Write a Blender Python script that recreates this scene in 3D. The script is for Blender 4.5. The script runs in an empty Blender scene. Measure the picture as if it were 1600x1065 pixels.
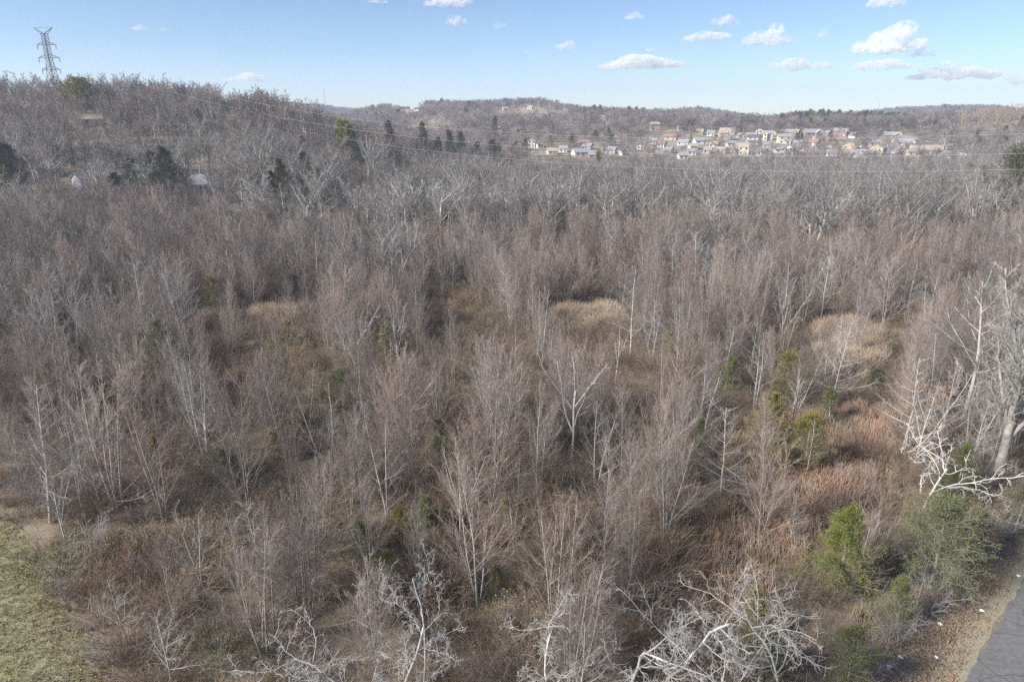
import bpy, math, random
import numpy as np
R = math.radians
sc = bpy.context.scene
COL = sc.collection
# ------------------------------------------------------------------ camera, sky, sun, exposure
CAM_Z = 28.0
PITCH = R(18.5)
FPX = 1067.0
cam_d = bpy.data.cameras.new('camera')
cam = bpy.data.objects.new('camera', cam_d); COL.objects.link(cam)
cam.location = (0, 0, CAM_Z); cam.rotation_euler = (R(90) - PITCH, 0, 0)
cam_d.sensor_width = 36; cam_d.lens = 24.0; cam_d.clip_start = 0.5; cam_d.clip_end = 20000
sc.camera = cam
SUN_EL, SUN_AZ = R(32), R(-115)          # azimuth clockwise from +Y
world = bpy.data.worlds.new('World'); sc.world = world; world.use_nodes = True
wn = world.node_tree; wn.nodes.clear()
w_out = wn.nodes.new('ShaderNodeOutputWorld'); w_bg = wn.nodes.new('ShaderNodeBackground')
w_sky = wn.nodes.new('ShaderNodeTexSky'); w_sky.sky_type = 'NISHITA'; w_sky.sun_disc = False
w_sky.sun_elevation = SUN_EL; w_sky.sun_rotation = SUN_AZ
w_sky.air_density = 0.7; w_sky.dust_density = 0.1; w_sky.ozone_density = 3.3
wn.links.new(w_sky.outputs[0], w_bg.inputs[0]); wn.links.new(w_bg.outputs[0], w_out.inputs[0])
w_bg.inputs[1].default_value = 0.077
sun_d = bpy.data.lights.new('sun', 'SUN'); sun = bpy.data.objects.new('sun', sun_d); COL.objects.link(sun)
sun_d.energy = 4.7; sun_d.angle = R(14.0); sun_d.color = (1.0, 0.94, 0.86)
sun.rotation_euler = (R(90) - SUN_EL, 0, -SUN_AZ + math.pi)
sun.location = (-60, -40, 120)
sc.view_settings.view_transform = 'Standard'; sc.view_settings.look = 'None'
sc.view_settings.exposure = 0.98; sc.view_settings.gamma = 1.0
sc.view_settings.use_curve_mapping = False
cy = sc.cycles
cy.max_bounces = 28; cy.diffuse_bounces = 2; cy.glossy_bounces = 1; cy.transmission_bounces = 2
cy.volume_bounces = 26; cy.transparent_max_bounces = 4; cy.use_adaptive_sampling = False
cy.use_denoising = False; cy.sample_clamp_indirect = 3; cy.sample_clamp_direct = 6

# ------------------------------------------------------------------ picture <-> ground
def ray(px, py):
    dx = (px - 800) / FPX; dy = -(py - 532.5) / FPX
    return np.array((dx, math.cos(PITCH) + dy * math.sin(PITCH), -math.sin(PITCH) + dy * math.cos(PITCH)))

def g2(x, y, cx, cy_, sx, sy):
    return np.exp(-0.5 * (((x - cx) / sx) ** 2 + ((y - cy_) / sy) ** 2))
def sstep(a, b, v):
    t = np.clip((v - a) / (b - a), 0, 1); return t * t * (3 - 2 * t)

def _ridge(d, pts, th=11.0):
    c, sn = math.cos(PITCH), math.sin(PITCH); px = np.array([p[0] for p in pts], float); out = []
    for _, py in pts:
        dy = -(py - 532.5) / FPX; out.append(CAM_Z + (-sn + dy * c) / (c + dy * sn) * d - th)
    return px, np.array(out)
RIDGE_F = _ridge(950, [(200, 190), (400, 188), (540, 174), (585, 164), (605, 159), (650, 158), (675, 158), (700, 157), (760, 154), (830, 150), (862, 156), (900, 167), (950, 170), (1000, 172), (1050, 182), (1100, 194), (1150, 193), (1200, 177), (1260, 175), (1320, 184), (1400, 189), (1460, 184), (1540, 182), (1700, 180)])
RIDGE_L = _ridge(345, [(-500, 150), (-200, 134), (0, 131), (60, 127), (180, 126), (250, 124), (330, 131), (400, 142), (440, 139), (480, 151), (540, 174), (600, 198), (700, 226), (760, 229.5), (900, 229.5)], 12.0)
RIDGE_B = _ridge(1450, [(200, 162), (400, 162), (480, 150), (530, 153), (570, 160), (700, 178), (900, 178), (1020, 172), (1062, 167), (1100, 172), (1150, 183), (1250, 178), (1300, 172), (1370, 166), (1450, 162), (1530, 168), (1600, 172), (1720, 170)])
def H(x, y):
    x = np.asarray(x, float); y = np.asarray(y, float)
    z = - 3.0 * g2(x, y, 120, 330, 260, 60)
    est = 15 * sstep(385, 640, y) * (1 - 0.6 * sstep(-60, -260, x))
    px = 800 + FPX * math.cos(PITCH) * x / np.maximum(y, 50)          # bearing of the ridge lines
    zl = np.interp(px, RIDGE_L[0], RIDGE_L[1]); z = z + zl * sstep(90, 160, y) * np.where(y < 345, np.exp(-0.5 * ((y - 345) / 82) ** 2), np.exp(-0.5 * ((y - 345) / 55) ** 2))
    zf = np.interp(px, RIDGE_F[0], RIDGE_F[1]); zb = np.interp(px, RIDGE_B[0], RIDGE_B[1])
    z = z + est + (zf - 15) * sstep(600, 950, y) * (1 - sstep(960, 1230, y)) + (zb - 15) * sstep(1100, 1450, y) * (1 - sstep(1480, 2000, y))
    z = z - 5 * sstep(960, 1100, y) * (1 - sstep(1100, 1300, y)) - 15 * sstep(1480, 2000, y)
    z = z + 13 * g2(x, y, 430, 540, 60, 60) + 2 * g2(x, y, 345, 735, 120, 60) + 6 * g2(x, y, 60, 700, 90, 60)
    amp = sstep(60, 140, y)
    z = z + amp * 0.5 * (np.sin(x * 0.06 + 1.3) * np.sin(y * 0.05) + 0.6 * np.sin(x * 0.021 + y * 0.033))
    far = sstep(520, 800, y)
    z = z + 0.6 * far * (2.6 * np.sin(x * 0.013 + 0.6) * np.sin(y * 0.011 + 1) + 1.6 * np.sin(x * 0.031 + y * 0.02) + 0.9 * np.sin(x * 0.07 - y * 0.05))
    return z

def at(px, py):
    d = ray(px, py); ts = np.concatenate([np.arange(20, 300, 0.5), np.arange(300, 2300, 2.0)]) 
    P = np.array((0, 0, CAM_Z))[None] + ts[:, None] * d[None]
    below = P[:, 2] <= H(P[:, 0], P[:, 1])
    k = int(np.argmax(below)) if below.any() else len(ts) - 1
    return P[k, 0], P[k, 1], float(H(P[k, 0], P[k, 1]))
def zat(py, y, px=800):
    d = ray(px, py); return CAM_Z + d[2] / d[1] * y
def xat(px, y, py=175):
    d = ray(px, py); return d[0] / d[1] * y
def proj(x, y, z):
    x = np.asarray(x, float)
    f = y * math.cos(PITCH) - (z - CAM_Z) * math.sin(PITCH); u = y * math.sin(PITCH) + (z - CAM_Z) * math.cos(PITCH)
    return 800 + FPX * x / f, 532.5 - FPX * u / f

# ------------------------------------------------------------------ materials
def mat(name, c1, c2=None, rough=0.85, scale=6.0, rand=0.35, bump=0.0, spec=0.2, coord='Object', trans=0.0, detail=4.0):
    m = bpy.data.materials.new(name); m.use_nodes = True; nt = m.node_tree; n = nt.nodes; L = nt.links
    b = n['Principled BSDF']; b.inputs['Roughness'].default_value = rough
    b.inputs['Specular IOR Level'].default_value = spec
    c2 = c2 or tuple(v * 0.6 for v in c1)
    tc = n.new('ShaderNodeTexCoord'); tx = n.new('ShaderNodeTexNoise'); tx.inputs['Scale'].default_value = scale
    tx.inputs['Detail'].default_value = detail; tx.inputs['Roughness'].default_value = 0.65
    L.new(tc.outputs[coord], tx.inputs['Vector'])
    rp = n.new('ShaderNodeMapRange'); rp.inputs['From Min'].default_value = 0.32; rp.inputs['From Max'].default_value = 0.68
    L.new(tx.outputs['Fac'], rp.inputs['Value'])
    mx = n.new('ShaderNodeMix'); mx.data_type = 'RGBA'
    mx.inputs[6].default_value = (*c1, 1); mx.inputs[7].default_value = (*c2, 1)
    L.new(rp.outputs[0], mx.inputs[0])
    out = mx.outputs[2]
    if rand:
        oi = n.new('ShaderNodeObjectInfo'); hs = n.new('ShaderNodeHueSaturation')
        r2 = n.new('ShaderNodeMapRange'); r2.inputs['To Min'].default_value = 1 - rand; r2.inputs['To Max'].default_value = 1 + rand
        L.new(oi.outputs['Random'], r2.inputs['Value']); L.new(r2.outputs[0], hs.inputs['Value'])
        r3 = n.new('ShaderNodeMath'); r3.operation = 'FRACT'; r4 = n.new('ShaderNodeMath'); r4.operation = 'MULTIPLY'; r4.inputs[1].default_value = 17.31
        L.new(oi.outputs['Random'], r4.inputs[0]); L.new(r4.outputs[0], r3.inputs[0])
        r5 = n.new('ShaderNodeMapRange'); r5.inputs['To Min'].default_value = 0.75; r5.inputs['To Max'].default_value = 1.25
        L.new(r3.outputs[0], r5.inputs['Value']); L.new(r5.outputs[0], hs.inputs['Saturation'])
        L.new(out, hs.inputs['Color']); out = hs.outputs[0]
    L.new(out, b.inputs['Base Color'])
    if bump:
        bp = n.new('ShaderNodeBump'); bp.inputs['Strength'].default_value = bump; bp.inputs['Distance'].default_value = 0.05
        L.new(tx.outputs['Fac'], bp.inputs['Height']); L.new(bp.outputs[0], b.inputs['Normal'])
    return m
M = {
 'stem':   mat('sapling_bark', (0.40, 0.37, 0.34), (0.24, 0.22, 0.20), scale=5, rand=0.35),
 'twig':   mat('pinkish_twig', (0.325, 0.257, 0.222), (0.238, 0.186, 0.16), scale=1.2, rand=0.34),
 'gstem':  mat('grey_bark', (0.48, 0.46, 0.43), (0.30, 0.285, 0.265), scale=4, rand=0.3),
 'gtwig':  mat('grey_twig', (0.34, 0.315, 0.295), (0.24, 0.22, 0.205), scale=1.2, rand=0.32),
 'white':  mat('white_bark', (0.55, 0.53, 0.505), (0.27, 0.255, 0.24), scale=3.5, rand=0.1, bump=0.3),
 'snag':   mat('bleached_wood', (0.70, 0.68, 0.65), (0.42, 0.40, 0.38), scale=3.0, rand=0.05, bump=0.3),
 'wtwig':  mat('pale_twig', (0.43, 0.41, 0.385), (0.28, 0.265, 0.25), scale=1.2, rand=0.15),
 'ctwig':  mat('creek_twig', (0.265, 0.245, 0.232), (0.18, 0.165, 0.155), scale=1.2, rand=0.4),
 'bark':   mat('old_bark', (0.40, 0.375, 0.34), (0.23, 0.212, 0.192), scale=4, rand=0.1, bump=0.4),
 'hill':   mat('hill_twig', (0.25, 0.192, 0.172), (0.16, 0.123, 0.112), scale=0.5, rand=0.45),
 'far':    mat('far_twig', (0.27, 0.222, 0.212), (0.17, 0.14, 0.138), scale=0.2, rand=0.5),
 'gold':   mat('tan_twig', (0.42, 0.34, 0.24), (0.30, 0.22, 0.14), scale=0.5, rand=0.25),  # sunlit tone of the right hill trees, put into the twig colour
 'cedar':  mat('cedar_spray', (0.125, 0.138, 0.048), (0.07, 0.082, 0.03), scale=1.5, rand=0.3),
 'cedarb': mat('bright_cedar_spray', (0.185, 0.20, 0.068), (0.105, 0.12, 0.042), scale=1.5, rand=0.15),
 'cedaro': mat('olive_cedar_spray', (0.235, 0.208, 0.072), (0.14, 0.126, 0.045), scale=1.5, rand=0.2),
 'dark':   mat('dark_evergreen', (0.075, 0.090, 0.048), (0.040, 0.050, 0.028), scale=1.0, rand=0.3),
 'pine':   mat('pine_needles', (0.29, 0.27, 0.09), (0.17, 0.17, 0.055), scale=0.8, rand=0.1),
 'brush':  mat('brush_twig', (0.275, 0.208, 0.158), (0.175, 0.132, 0.10), scale=1.0, rand=0.4),
 'deadleaf': mat('dry_leaf', (0.30, 0.17, 0.095), (0.19, 0.105, 0.06), scale=3, rand=0.3),
 'oakleaf': mat('rust_oak_leaf', (0.36, 0.225, 0.15), (0.27, 0.16, 0.105), scale=3, rand=0.2),
 'greenleaf': mat('green_leaf', (0.21, 0.22, 0.075), (0.13, 0.145, 0.05), scale=2, rand=0.3),
 'yellowleaf': mat('yellow_leaf', (0.40, 0.32, 0.13), (0.27, 0.21, 0.085), scale=2, rand=0.3),
 'rust':   mat('rust_grass', (0.43, 0.315, 0.235), (0.30, 0.212, 0.155), scale=1.5, rand=0.25),
 'tan':    mat('tan_grass', (0.55, 0.44, 0.335), (0.42, 0.33, 0.245), scale=1.5, rand=0.2),
 'thatch': mat('dull_grass', (0.31, 0.26, 0.165), (0.20, 0.165, 0.10), scale=1.5, rand=0.3),
 'lawnblade': mat('lawn_grass', (0.24, 0.235, 0.115), (0.30, 0.28, 0.165), scale=1.5, rand=0.3),
 'steel':  mat('galvanised_steel', (0.17, 0.17, 0.18), (0.12, 0.12, 0.13), rough=0.5, rand=0),
 'wire':   mat('bright_wire', (0.42, 0.41, 0.41), (0.38, 0.37, 0.37), rough=0.4, rand=0),
 'insul':  mat('insulator_glass', (0.22, 0.2, 0.19), rand=0),
 'paper':  mat('white_paper', (0.82, 0.82, 0.82), (0.7, 0.7, 0.72), rand=0),
 'pole':   mat('weathered_pole', (0.45, 0.42, 0.38), (0.33, 0.3, 0.27), rand=0),
 'glass':  mat('window_glass', (0.05, 0.06, 0.075), (0.04, 0.05, 0.06), rough=0.15, rand=0, spec=0.5),
 'trim':   mat('white_trim', (0.72, 0.71, 0.69), (0.66, 0.65, 0.63), rand=0),
 'w_white': mat('white_siding', (0.66, 0.65, 0.63), (0.60, 0.59, 0.575), rand=0),
 'w_cream': mat('cream_siding', (0.60, 0.56, 0.48), (0.54, 0.50, 0.42), rand=0),
 'w_tan':  mat('tan_brick', (0.50, 0.41, 0.32), (0.43, 0.345, 0.265), rand=0),
 'w_red':  mat('red_brick', (0.32, 0.225, 0.20), (0.26, 0.18, 0.155), rand=0),
 'w_grey': mat('grey_siding', (0.46, 0.48, 0.51), (0.40, 0.42, 0.45), rand=0),
 'r_grey': mat('grey_shingle', (0.32, 0.315, 0.325), (0.26, 0.255, 0.265), rand=0, scale=2),
 'r_dark': mat('dark_shingle', (0.12, 0.12, 0.13), (0.09, 0.09, 0.10), rand=0, scale=2),
 'r_tan':  mat('tan_shingle', (0.42, 0.35, 0.28), (0.34, 0.285, 0.225), rand=0, scale=2),
 'r_red':  mat('red_shingle', (0.30, 0.215, 0.19), (0.24, 0.17, 0.15), rand=0, scale=2),
 'car_w':  mat('white_car_paint', (0.8, 0.8, 0.8), (0.78, 0.78, 0.78), rough=0.3, rand=0, spec=0.5),
 'car_b':  mat('blue_car_paint', (0.08, 0.14, 0.28), (0.07, 0.12, 0.25), rough=0.3, rand=0, spec=0.5),
 'rubber': mat('tyre_rubber', (0.03, 0.03, 0.03), rand=0),
}

# ------------------------------------------------------------------ object helpers
def mesh_np(name, V, T, mats, mi=None, smooth=True):
    me = bpy.data.meshes.new(name); V = np.asarray(V, np.float32); T = np.asarray(T, np.int32)
    k = T.shape[1]
    me.vertices.add(len(V)); me.vertices.foreach_set('co', V.ravel())
    me.loops.add(T.size); me.loops.foreach_set('vertex_index', T.ravel())
    me.polygons.add(len(T)); me.polygons.foreach_set('loop_start', np.arange(0, T.size, k, dtype=np.int32))
    try: me.polygons.foreach_set('loop_total', np.full(len(T), k, np.int32))
    except Exception: pass
    for m in mats: me.materials.append(m)
    if mi is not None: me.polygons.foreach_set('material_index', np.asarray(mi, np.int32))
    me.polygons.foreach_set('use_smooth', np.full(len(T), smooth, bool))
    me.update(calc_edges=True); me.validate()
    return me
def link(name, me, parent=None, loc=None):
    o = bpy.data.objects.new(name, me); COL.objects.link(o)
    if parent is not None: o.parent = parent
    if loc is not None: o.location = loc
    return o
def tag(o, label, cat, group=None):
    o['label'] = label; o['category'] = cat
    if group: o['group'] = group
    return o
def thing(name, label, cat, loc=(0, 0, 0), rz=0.0, scale=1.0, group=None):
    o = bpy.data.objects.new(name, None); COL.objects.link(o); o.empty_display_size = 0.5
    o.location = loc; o.rotation_euler = (0, 0, rz)
    o.scale = (scale,) * 3 if np.isscalar(scale) else scale
    return tag(o, label, cat, group)
def kind(o, k, label=None):
    o['kind'] = k
    if label: o['label'] = label
    return o

class MB:
    """collects triangles / boxes"""
    def __init__(s): s.v = []; s.t = []; s.m = []; s.n = 0
    def add(s, V, T, mi=0):
        V = np.asarray(V, float); T = np.asarray(T, int)
        s.v.append(V); s.t.append(T + s.n); s.m.append(np.full(len(T), mi)); s.n += len(V)
    def box(s, c, d, mi=0, rz=0.0):
        x, y, z = [v / 2 for v in d]
        V = np.array([(-x, -y, -z), (x, -y, -z), (x, y, -z), (-x, y, -z), (-x, -y, z), (x, -y, z), (x, y, z), (-x, y, z)])
        if rz: 
            c_, s_ = math.cos(rz), math.sin(rz); V[:, :2] = V[:, :2] @ np.array([[c_, s_], [-s_, c_]])
        q = [(0, 3, 2, 1), (4, 5, 6, 7), (0, 1, 5, 4), (1, 2, 6, 5), (2, 3, 7, 6), (3, 0, 4, 7)]
        s.add(V + np.array(c), [t for a, b, cc, dd in q for t in ((a, b, cc), (a, cc, dd))], mi)
    def bar(s, a, b, r, mi=0, sides=4):
        V, T = tubes(np.array([[a, b]], float), np.array([[r, r]]), sides); s.add(V, T, mi)
    def mesh(s, name, mats, smooth=False):
        return mesh_np(name, np.concatenate(s.v), np.concatenate(s.t), mats, np.concatenate(s.m), smooth)

def nrm(v): return v / np.maximum(np.linalg.norm(v, axis=-1, keepdims=True), 1e-9)
def tubes(P, Rd, sides):
    N, n, _ = P.shape
    T = np.empty_like(P); T[:, 1:-1] = P[:, 2:] - P[:, :-2]; T[:, 0] = P[:, 1] - P[:, 0]; T[:, -1] = P[:, -1] - P[:, -2]
    T = nrm(T)
    e = np.where(np.abs(T[:, :1, 2:]) > 0.8, np.array([1.0, 0.13, 0.0]), np.array([0.11, 0.07, 1.0]))
    u = nrm(np.cross(T, np.broadcast_to(e, T.shape))); v = np.cross(T, u)
    a = np.arange(sides) * 2 * math.pi / sides
    V = P[:, :, None] + Rd[:, :, None, None] * (u[:, :, None] * np.cos(a)[None, None, :, None] + v[:, :, None] * np.sin(a)[None, None, :, None])
    idx = np.arange(N * n * sides).reshape(N, n, sides)
    A = idx[:, :-1]; B = idx[:, 1:]; A2 = np.roll(A, -1, 2); B2 = np.roll(B, -1, 2)
    F = np.concatenate([np.stack([A, A2, B2], -1).reshape(-1, 3), np.stack([A, B2, B], -1).reshape(-1, 3)])
    return V.reshape(-1, 3), F
def diamonds(C, D, length, width, rng, fold=0.25):
    N = len(C); D = nrm(D); r = nrm(rng.normal(size=(N, 3))); S = nrm(np.cross(D, r)); Nn = np.cross(S, D)
    l = (np.full(N, length) * rng.uniform(.6, 1.3, N))[:, None]; w = (np.full(N, width) * rng.uniform(.6, 1.3, N))[:, None]
    V = np.stack([C, C + D * l * .45 + S * w / 2 + Nn * w * fold, C + D * l, C + D * l * .45 - S * w / 2 + Nn * w * fold], 1).reshape(-1, 3)
    b = np.arange(N)[:, None] * 4
    return V, np.concatenate([b + np.array([[0, 1, 2]]), b + np.array([[0, 2, 3]])])

def walk(rng, pos, d, ln, nseg, wob, up):
    pts = [pos.copy()]; d = nrm(d)
    for k in range(nseg):
        d = d + wob * rng.normal(size=d.shape); d[:, 2] += up; d = nrm(d)
        pos = pos + d * (ln / nseg)[:, None]; pts.append(pos.copy())
    return np.stack(pts, 1)
def kids(rng, P, Rd, n, t, ang, ratio, tap=.6, up=.05, wob=.06, seg=3, rr=.5, rmin=.006, sd=9, ang_t=0.0, tip=.35, hump=False):
    N, k, _ = P.shape
    tt = t[0] + (t[1] - t[0]) * ((np.arange(n)[None] + rng.uniform(0, 1, (N, n))) / n)
    f = tt * (k - 1); i = np.minimum(f.astype(int), k - 2); f = f - i; r = np.arange(N)[:, None]
    pos = P[r, i] * (1 - f[..., None]) + P[r, i + 1] * f[..., None]
    tn = nrm(P[r, i + 1] - P[r, i]); rad = Rd[r, i] * (1 - f) + Rd[r, i + 1] * f
    plen = np.linalg.norm(np.diff(P, axis=1), axis=2).sum(1)[:, None]
    a = np.radians(ang + ang_t * (0.5 - tt) + rng.normal(0, sd, (N, n)))
    az = np.arange(n)[None] * 2.4 + rng.uniform(0, 6.28, (N, 1)) + rng.uniform(-.5, .5, (N, n))
    e = np.where(np.abs(tn[..., 2:]) > .9, np.array([1.0, 0, 0]), np.array([0, 0, 1.0]))
    u = nrm(np.cross(tn, e)); v = np.cross(tn, u)
    d = tn * np.cos(a)[..., None] + (u * np.cos(az)[..., None] + v * np.sin(az)[..., None]) * np.sin(a)[..., None]
    sh = (1 - tt) * tap + (1 - tap)
    if hump: sh = np.sin(np.pi * np.clip(.12 + .85 * tt, 0, 1)) ** .7
    ln = plen * ratio * sh * rng.uniform(.6, 1.15, (N, n))
    Pc = walk(rng, pos.reshape(-1, 3), d.reshape(-1, 3), ln.reshape(-1), seg, wob, up)
    r0 = np.maximum(rad.reshape(-1) * rr, rmin)
    Rc = r0[:, None] * np.linspace(1, tip, seg + 1)[None]; Rc = np.maximum(Rc, rmin * .6)
    return Pc, Rc

def make_tree(name, seed, Ht, stems, lean, r0, levels, mats, sides=6, wob=.03, up=.03, seg=9, trunk_len=1.0, split=1, lod=False, leaves=None, base_flare=1.35, twig_from=2, norm=True):
    """returns (trunk mesh, crown mesh) or one joined mesh when lod"""
    rng = np.random.default_rng(seed)
    az = np.arange(stems) * 6.28 / stems + rng.uniform(0, 6)
    ln_a = np.radians(lean) * rng.uniform(.4, 1.2, stems)
    d = np.stack([np.sin(ln_a) * np.cos(az), np.sin(ln_a) * np.sin(az), np.cos(ln_a)], 1)
    base = np.stack([np.cos(az) * .12 * (stems > 1), np.sin(az) * .12 * (stems > 1), np.full(stems, -.25)], 1)
    P = walk(rng, base, d, Ht * trunk_len * rng.uniform(.82, 1.03, stems), seg, wob, up)
    rs = r0 * np.linspace(1, .18 if trunk_len > .9 else .62, seg + 1) ** .9; rs[0] *= base_flare
    Rd = np.tile(rs, (stems, 1)) * rng.uniform(.7, 1.1, (stems, 1))
    sets = [(P, Rd, sides)]
    for L in levels:
        s = L.pop('sides', 3) if False else L.get('sides', 3)
        kw = {k: v for k, v in L.items() if k != 'sides'}
        P, Rd = kids(rng, P, Rd, **kw); sets.append((P, Rd, s))
    zm = np.quantile(np.concatenate([p[:, -1, 2] for p, _, _ in sets]), .995); k_ = Ht / zm if norm else 1.0
    sets = [(p * k_, r, s) for p, r, s in sets]
    parts = [MB(), MB()]
    for i, (p, r, s) in enumerate(sets):
        V, T = tubes(p, r, s)
        parts[0 if (i < split) else 1].add(V, T, 0 if i < twig_from else 1)
    if leaves:
        p = sets[leaves.get('level', -1)][0]; C = p[:, 1:].reshape(-1, 3); D = np.repeat((p[:, -1] - p[:, 0])[:, None], p.shape[1] - 1, 1).reshape(-1, 3)
        k = rng.permutation(len(C))[:leaves['n']]
        if len(C) < leaves['n']: k = rng.integers(0, len(C), leaves['n'])
        Cl = C[k] + rng.normal(0, leaves.get('spread', .05), (len(k), 3))
        V, T = diamonds(Cl, D[k] + rng.normal(0, leaves.get('dirj', 1.0), (len(k), 3)) * np.linalg.norm(D[k], axis=1, keepdims=True), leaves['size'], leaves['size'] * leaves.get('asp', .55), rng)
        parts[1].add(V, T, 2)
    if lod:
        a, b = parts
        for v, t, m in zip(b.v, b.t, b.m): a.v.append(v); a.t.append(t + a.n); a.m.append(m)
        return a.mesh(name, mats, True)
    return parts[0].mesh(name + '_trunk', mats, True), parts[1].mesh(name + '_crown', mats, True)

# ------------------------------------------------------------------ tree prototypes (built 10 m tall, scaled when placed)
SAP, GREY, WHITE, FORK = [], [], [], []
for s in range(9):
    st = (2, 3, 4, 1, 3, 5, 2, 4, 1)[s]
    SAP.append(make_tree('sapling', 100 + s, 10, st, 8 if st > 1 else 1, .085 if st < 3 else .062, [
        dict(n=(38 if st == 1 else 22 if st == 2 else 17 if st == 3 else 13), t=(.10, .97), ang=35, ang_t=22, sd=8, ratio=.56, tap=.82, up=.06, seg=5, wob=.05, rr=.42, rmin=.015, sides=4),
        dict(n=10, t=(.12, 1), ang=29, ratio=.44, tap=.5, up=.06, seg=3, rr=.5, rmin=.010, wob=.07),
        dict(n=6, t=(.12, 1), ang=31, ratio=.52, tap=.35, up=.05, seg=2, rr=.6, rmin=.0075, wob=.08)],
        [M['stem'], M['twig']]))
for s in range(6):
    GREY.append(make_tree('grey_tree', 200 + s, 10, (1, 1, 2, 1, 1, 2)[s], 5, .12, [
        dict(n=(26, 22, 14, 30, 24, 13)[s], t=(.16, .97), ang=(66, 55, 48, 74, 60, 52)[s], ang_t=30, sd=9, ratio=.5, tap=.78, up=.045, seg=6, wob=.06, rr=.42, rmin=.018, sides=4),
        dict(n=11, t=(.12, 1), ang=36, ratio=.42, tap=.5, up=.04, seg=3, rr=.5, rmin=.0115, wob=.09),
        dict(n=6, t=(.12, 1), ang=36, ratio=.5, tap=.35, up=.04, seg=2, rr=.6, rmin=.0085, wob=.1)],
        [M['gstem'], M['gtwig']]))
for s in range(5):      # crooked white barked
    WHITE.append(make_tree('white_tree', 300 + s, 10, (1, 1, 2, 1, 1)[s], (5, 3, 7, 4, 6)[s], .092, [
        dict(n=(10, 11, 7, 12, 10)[s], t=((.38, .38, .35, .3, .25)[s], 1), ang=(62, 50, 55, 58, 66)[s], sd=15, ratio=(.62, .42, .65, 1.05, 1.3)[s], tap=.35, up=.012, seg=11, wob=.22, rr=.5, rmin=.026, sides=5, tip=.25),
        dict(n=9, t=(.15, 1), ang=54, sd=15, ratio=.40, tap=.5, up=.015, seg=6, wob=.28, rr=.55, rmin=.020, sides=4),
        dict(n=7, t=(.1, 1), ang=50, sd=15, ratio=.44, tap=.4, up=.025, seg=4, wob=.26, rr=.6, rmin=.014),
        dict(n=3, t=(.15, 1), ang=42, sd=15, ratio=.55, tap=.3, up=.03, seg=2, wob=.22, rr=.6, rmin=.009)],
        [M['white'], M['wtwig']], sides=8, wob=.13, up=.02, seg=11, trunk_len=(.72, .75, .6, .5, .42)[s], split=2, twig_from=2))
WHITE.append(make_tree('white_tree', 377, 10, 1, 1, .17, [
        dict(n=8, t=(.45, 1), ang=60, sd=13, ratio=1.75, tap=.3, up=.03, seg=12, wob=.25, rr=.62, rmin=.06, sides=5, tip=.35),
        dict(n=8, t=(.15, 1), ang=55, sd=15, ratio=.36, tap=.5, up=.02, seg=7, wob=.30, rr=.55, rmin=.034, sides=4),
        dict(n=5, t=(.15, 1), ang=50, sd=15, ratio=.40, tap=.4, up=.02, seg=4, wob=.30, rr=.6, rmin=.02),
        dict(n=3, t=(.15, 1), ang=45, sd=15, ratio=.5, tap=.3, up=.02, seg=2, wob=.25, rr=.6, rmin=.012)],
        [M['snag'], M['snag']], sides=8, wob=.08, up=.02, seg=6, trunk_len=.34, split=2, twig_from=2))
for s in range(3):      # forked pale
    FORK.append(make_tree('forked_tree', 340 + s, 10, 1, 3, .13, [
        dict(n=5, t=(.35, .8), ang=24, sd=6, ratio=1.5, tap=.45, up=.03, seg=8, wob=.07, rr=.72, rmin=.04, sides=5, tip=.25),
        dict(n=9, t=(.2, 1), ang=45, sd=12, ratio=.34, tap=.6, up=.04, seg=5, wob=.12, rr=.5, rmin=.018, sides=4),
        dict(n=7, t=(.15, 1), ang=40, sd=12, ratio=.42, tap=.5, up=.03, seg=3, wob=.14, rr=.55, rmin=.010),
        dict(n=3, t=(.2, 1), ang=36, ratio=.5, tap=.4, up=.03, seg=2, wob=.12, rr=.6, rmin=.0075)],
        [M['white'], M['gtwig']], trunk_len=.45, seg=5, split=2, twig_from=3))
BIG = make_tree('big_tree', 401, 10, 1, 5, .20, [
        dict(n=7, t=(.45, 1), ang=24, sd=7, ratio=2.1, tap=.4, up=.035, seg=9, wob=.06, rr=.62, rmin=.05, sides=6, tip=.22),
        dict(n=18, t=(.08, 1), ang=36, sd=9, ratio=.42, tap=.7, up=.05, seg=5, wob=.07, rr=.5, rmin=.018, sides=4),
        dict(n=11, t=(.1, 1), ang=32, sd=9, ratio=.44, tap=.45, up=.05, seg=3, wob=.08, rr=.5, rmin=.011),
        dict(n=5, t=(.15, 1), ang=32, ratio=.5, tap=.4, up=.05, seg=2, wob=.08, rr=.6, rmin=.0095)],
        [M['bark'], M['gstem']], sides=9, trunk_len=.36, seg=6, split=2, twig_from=3)
WIDE = make_tree('wide_tree', 405, 10, 1, 1, .125, [
        dict(n=22, t=(.3, .97), ang=60, ang_t=35, sd=8, ratio=.62, tap=.7, up=.06, seg=8, wob=.07, rr=.48, rmin=.03, sides=5),
        dict(n=15, t=(.12, 1), ang=38, ratio=.40, tap=.55, up=.04, seg=4, wob=.09, rr=.5, rmin=.014, sides=3),
        dict(n=10, t=(.12, 1), ang=36, ratio=.48, tap=.4, up=.04, seg=2, wob=.1, rr=.6, rmin=.009)],
        [M['gstem'], M['gtwig']], sides=8, split=2)
OAK = make_tree('leafy_oak', 409, 10, 1, 3, .13, [
        dict(n=22, t=(.2, .97), ang=62, ang_t=25, sd=9, ratio=.6, tap=.6, up=.03, seg=6, wob=.08, rr=.45, rmin=.02, sides=4),
        dict(n=8, t=(.15, 1), ang=40, ratio=.42, tap=.5, up=.02, seg=3, rr=.5, rmin=.011, wob=.1),
        dict(n=4, t=(.15, 1), ang=40, ratio=.5, tap=.4, up=.0, seg=2, rr=.6, rmin=.008, wob=.1)],
        [M['gstem'], M['gtwig'], M['oakleaf']], leaves=dict(n=4600, size=.15, spread=.14))
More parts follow.
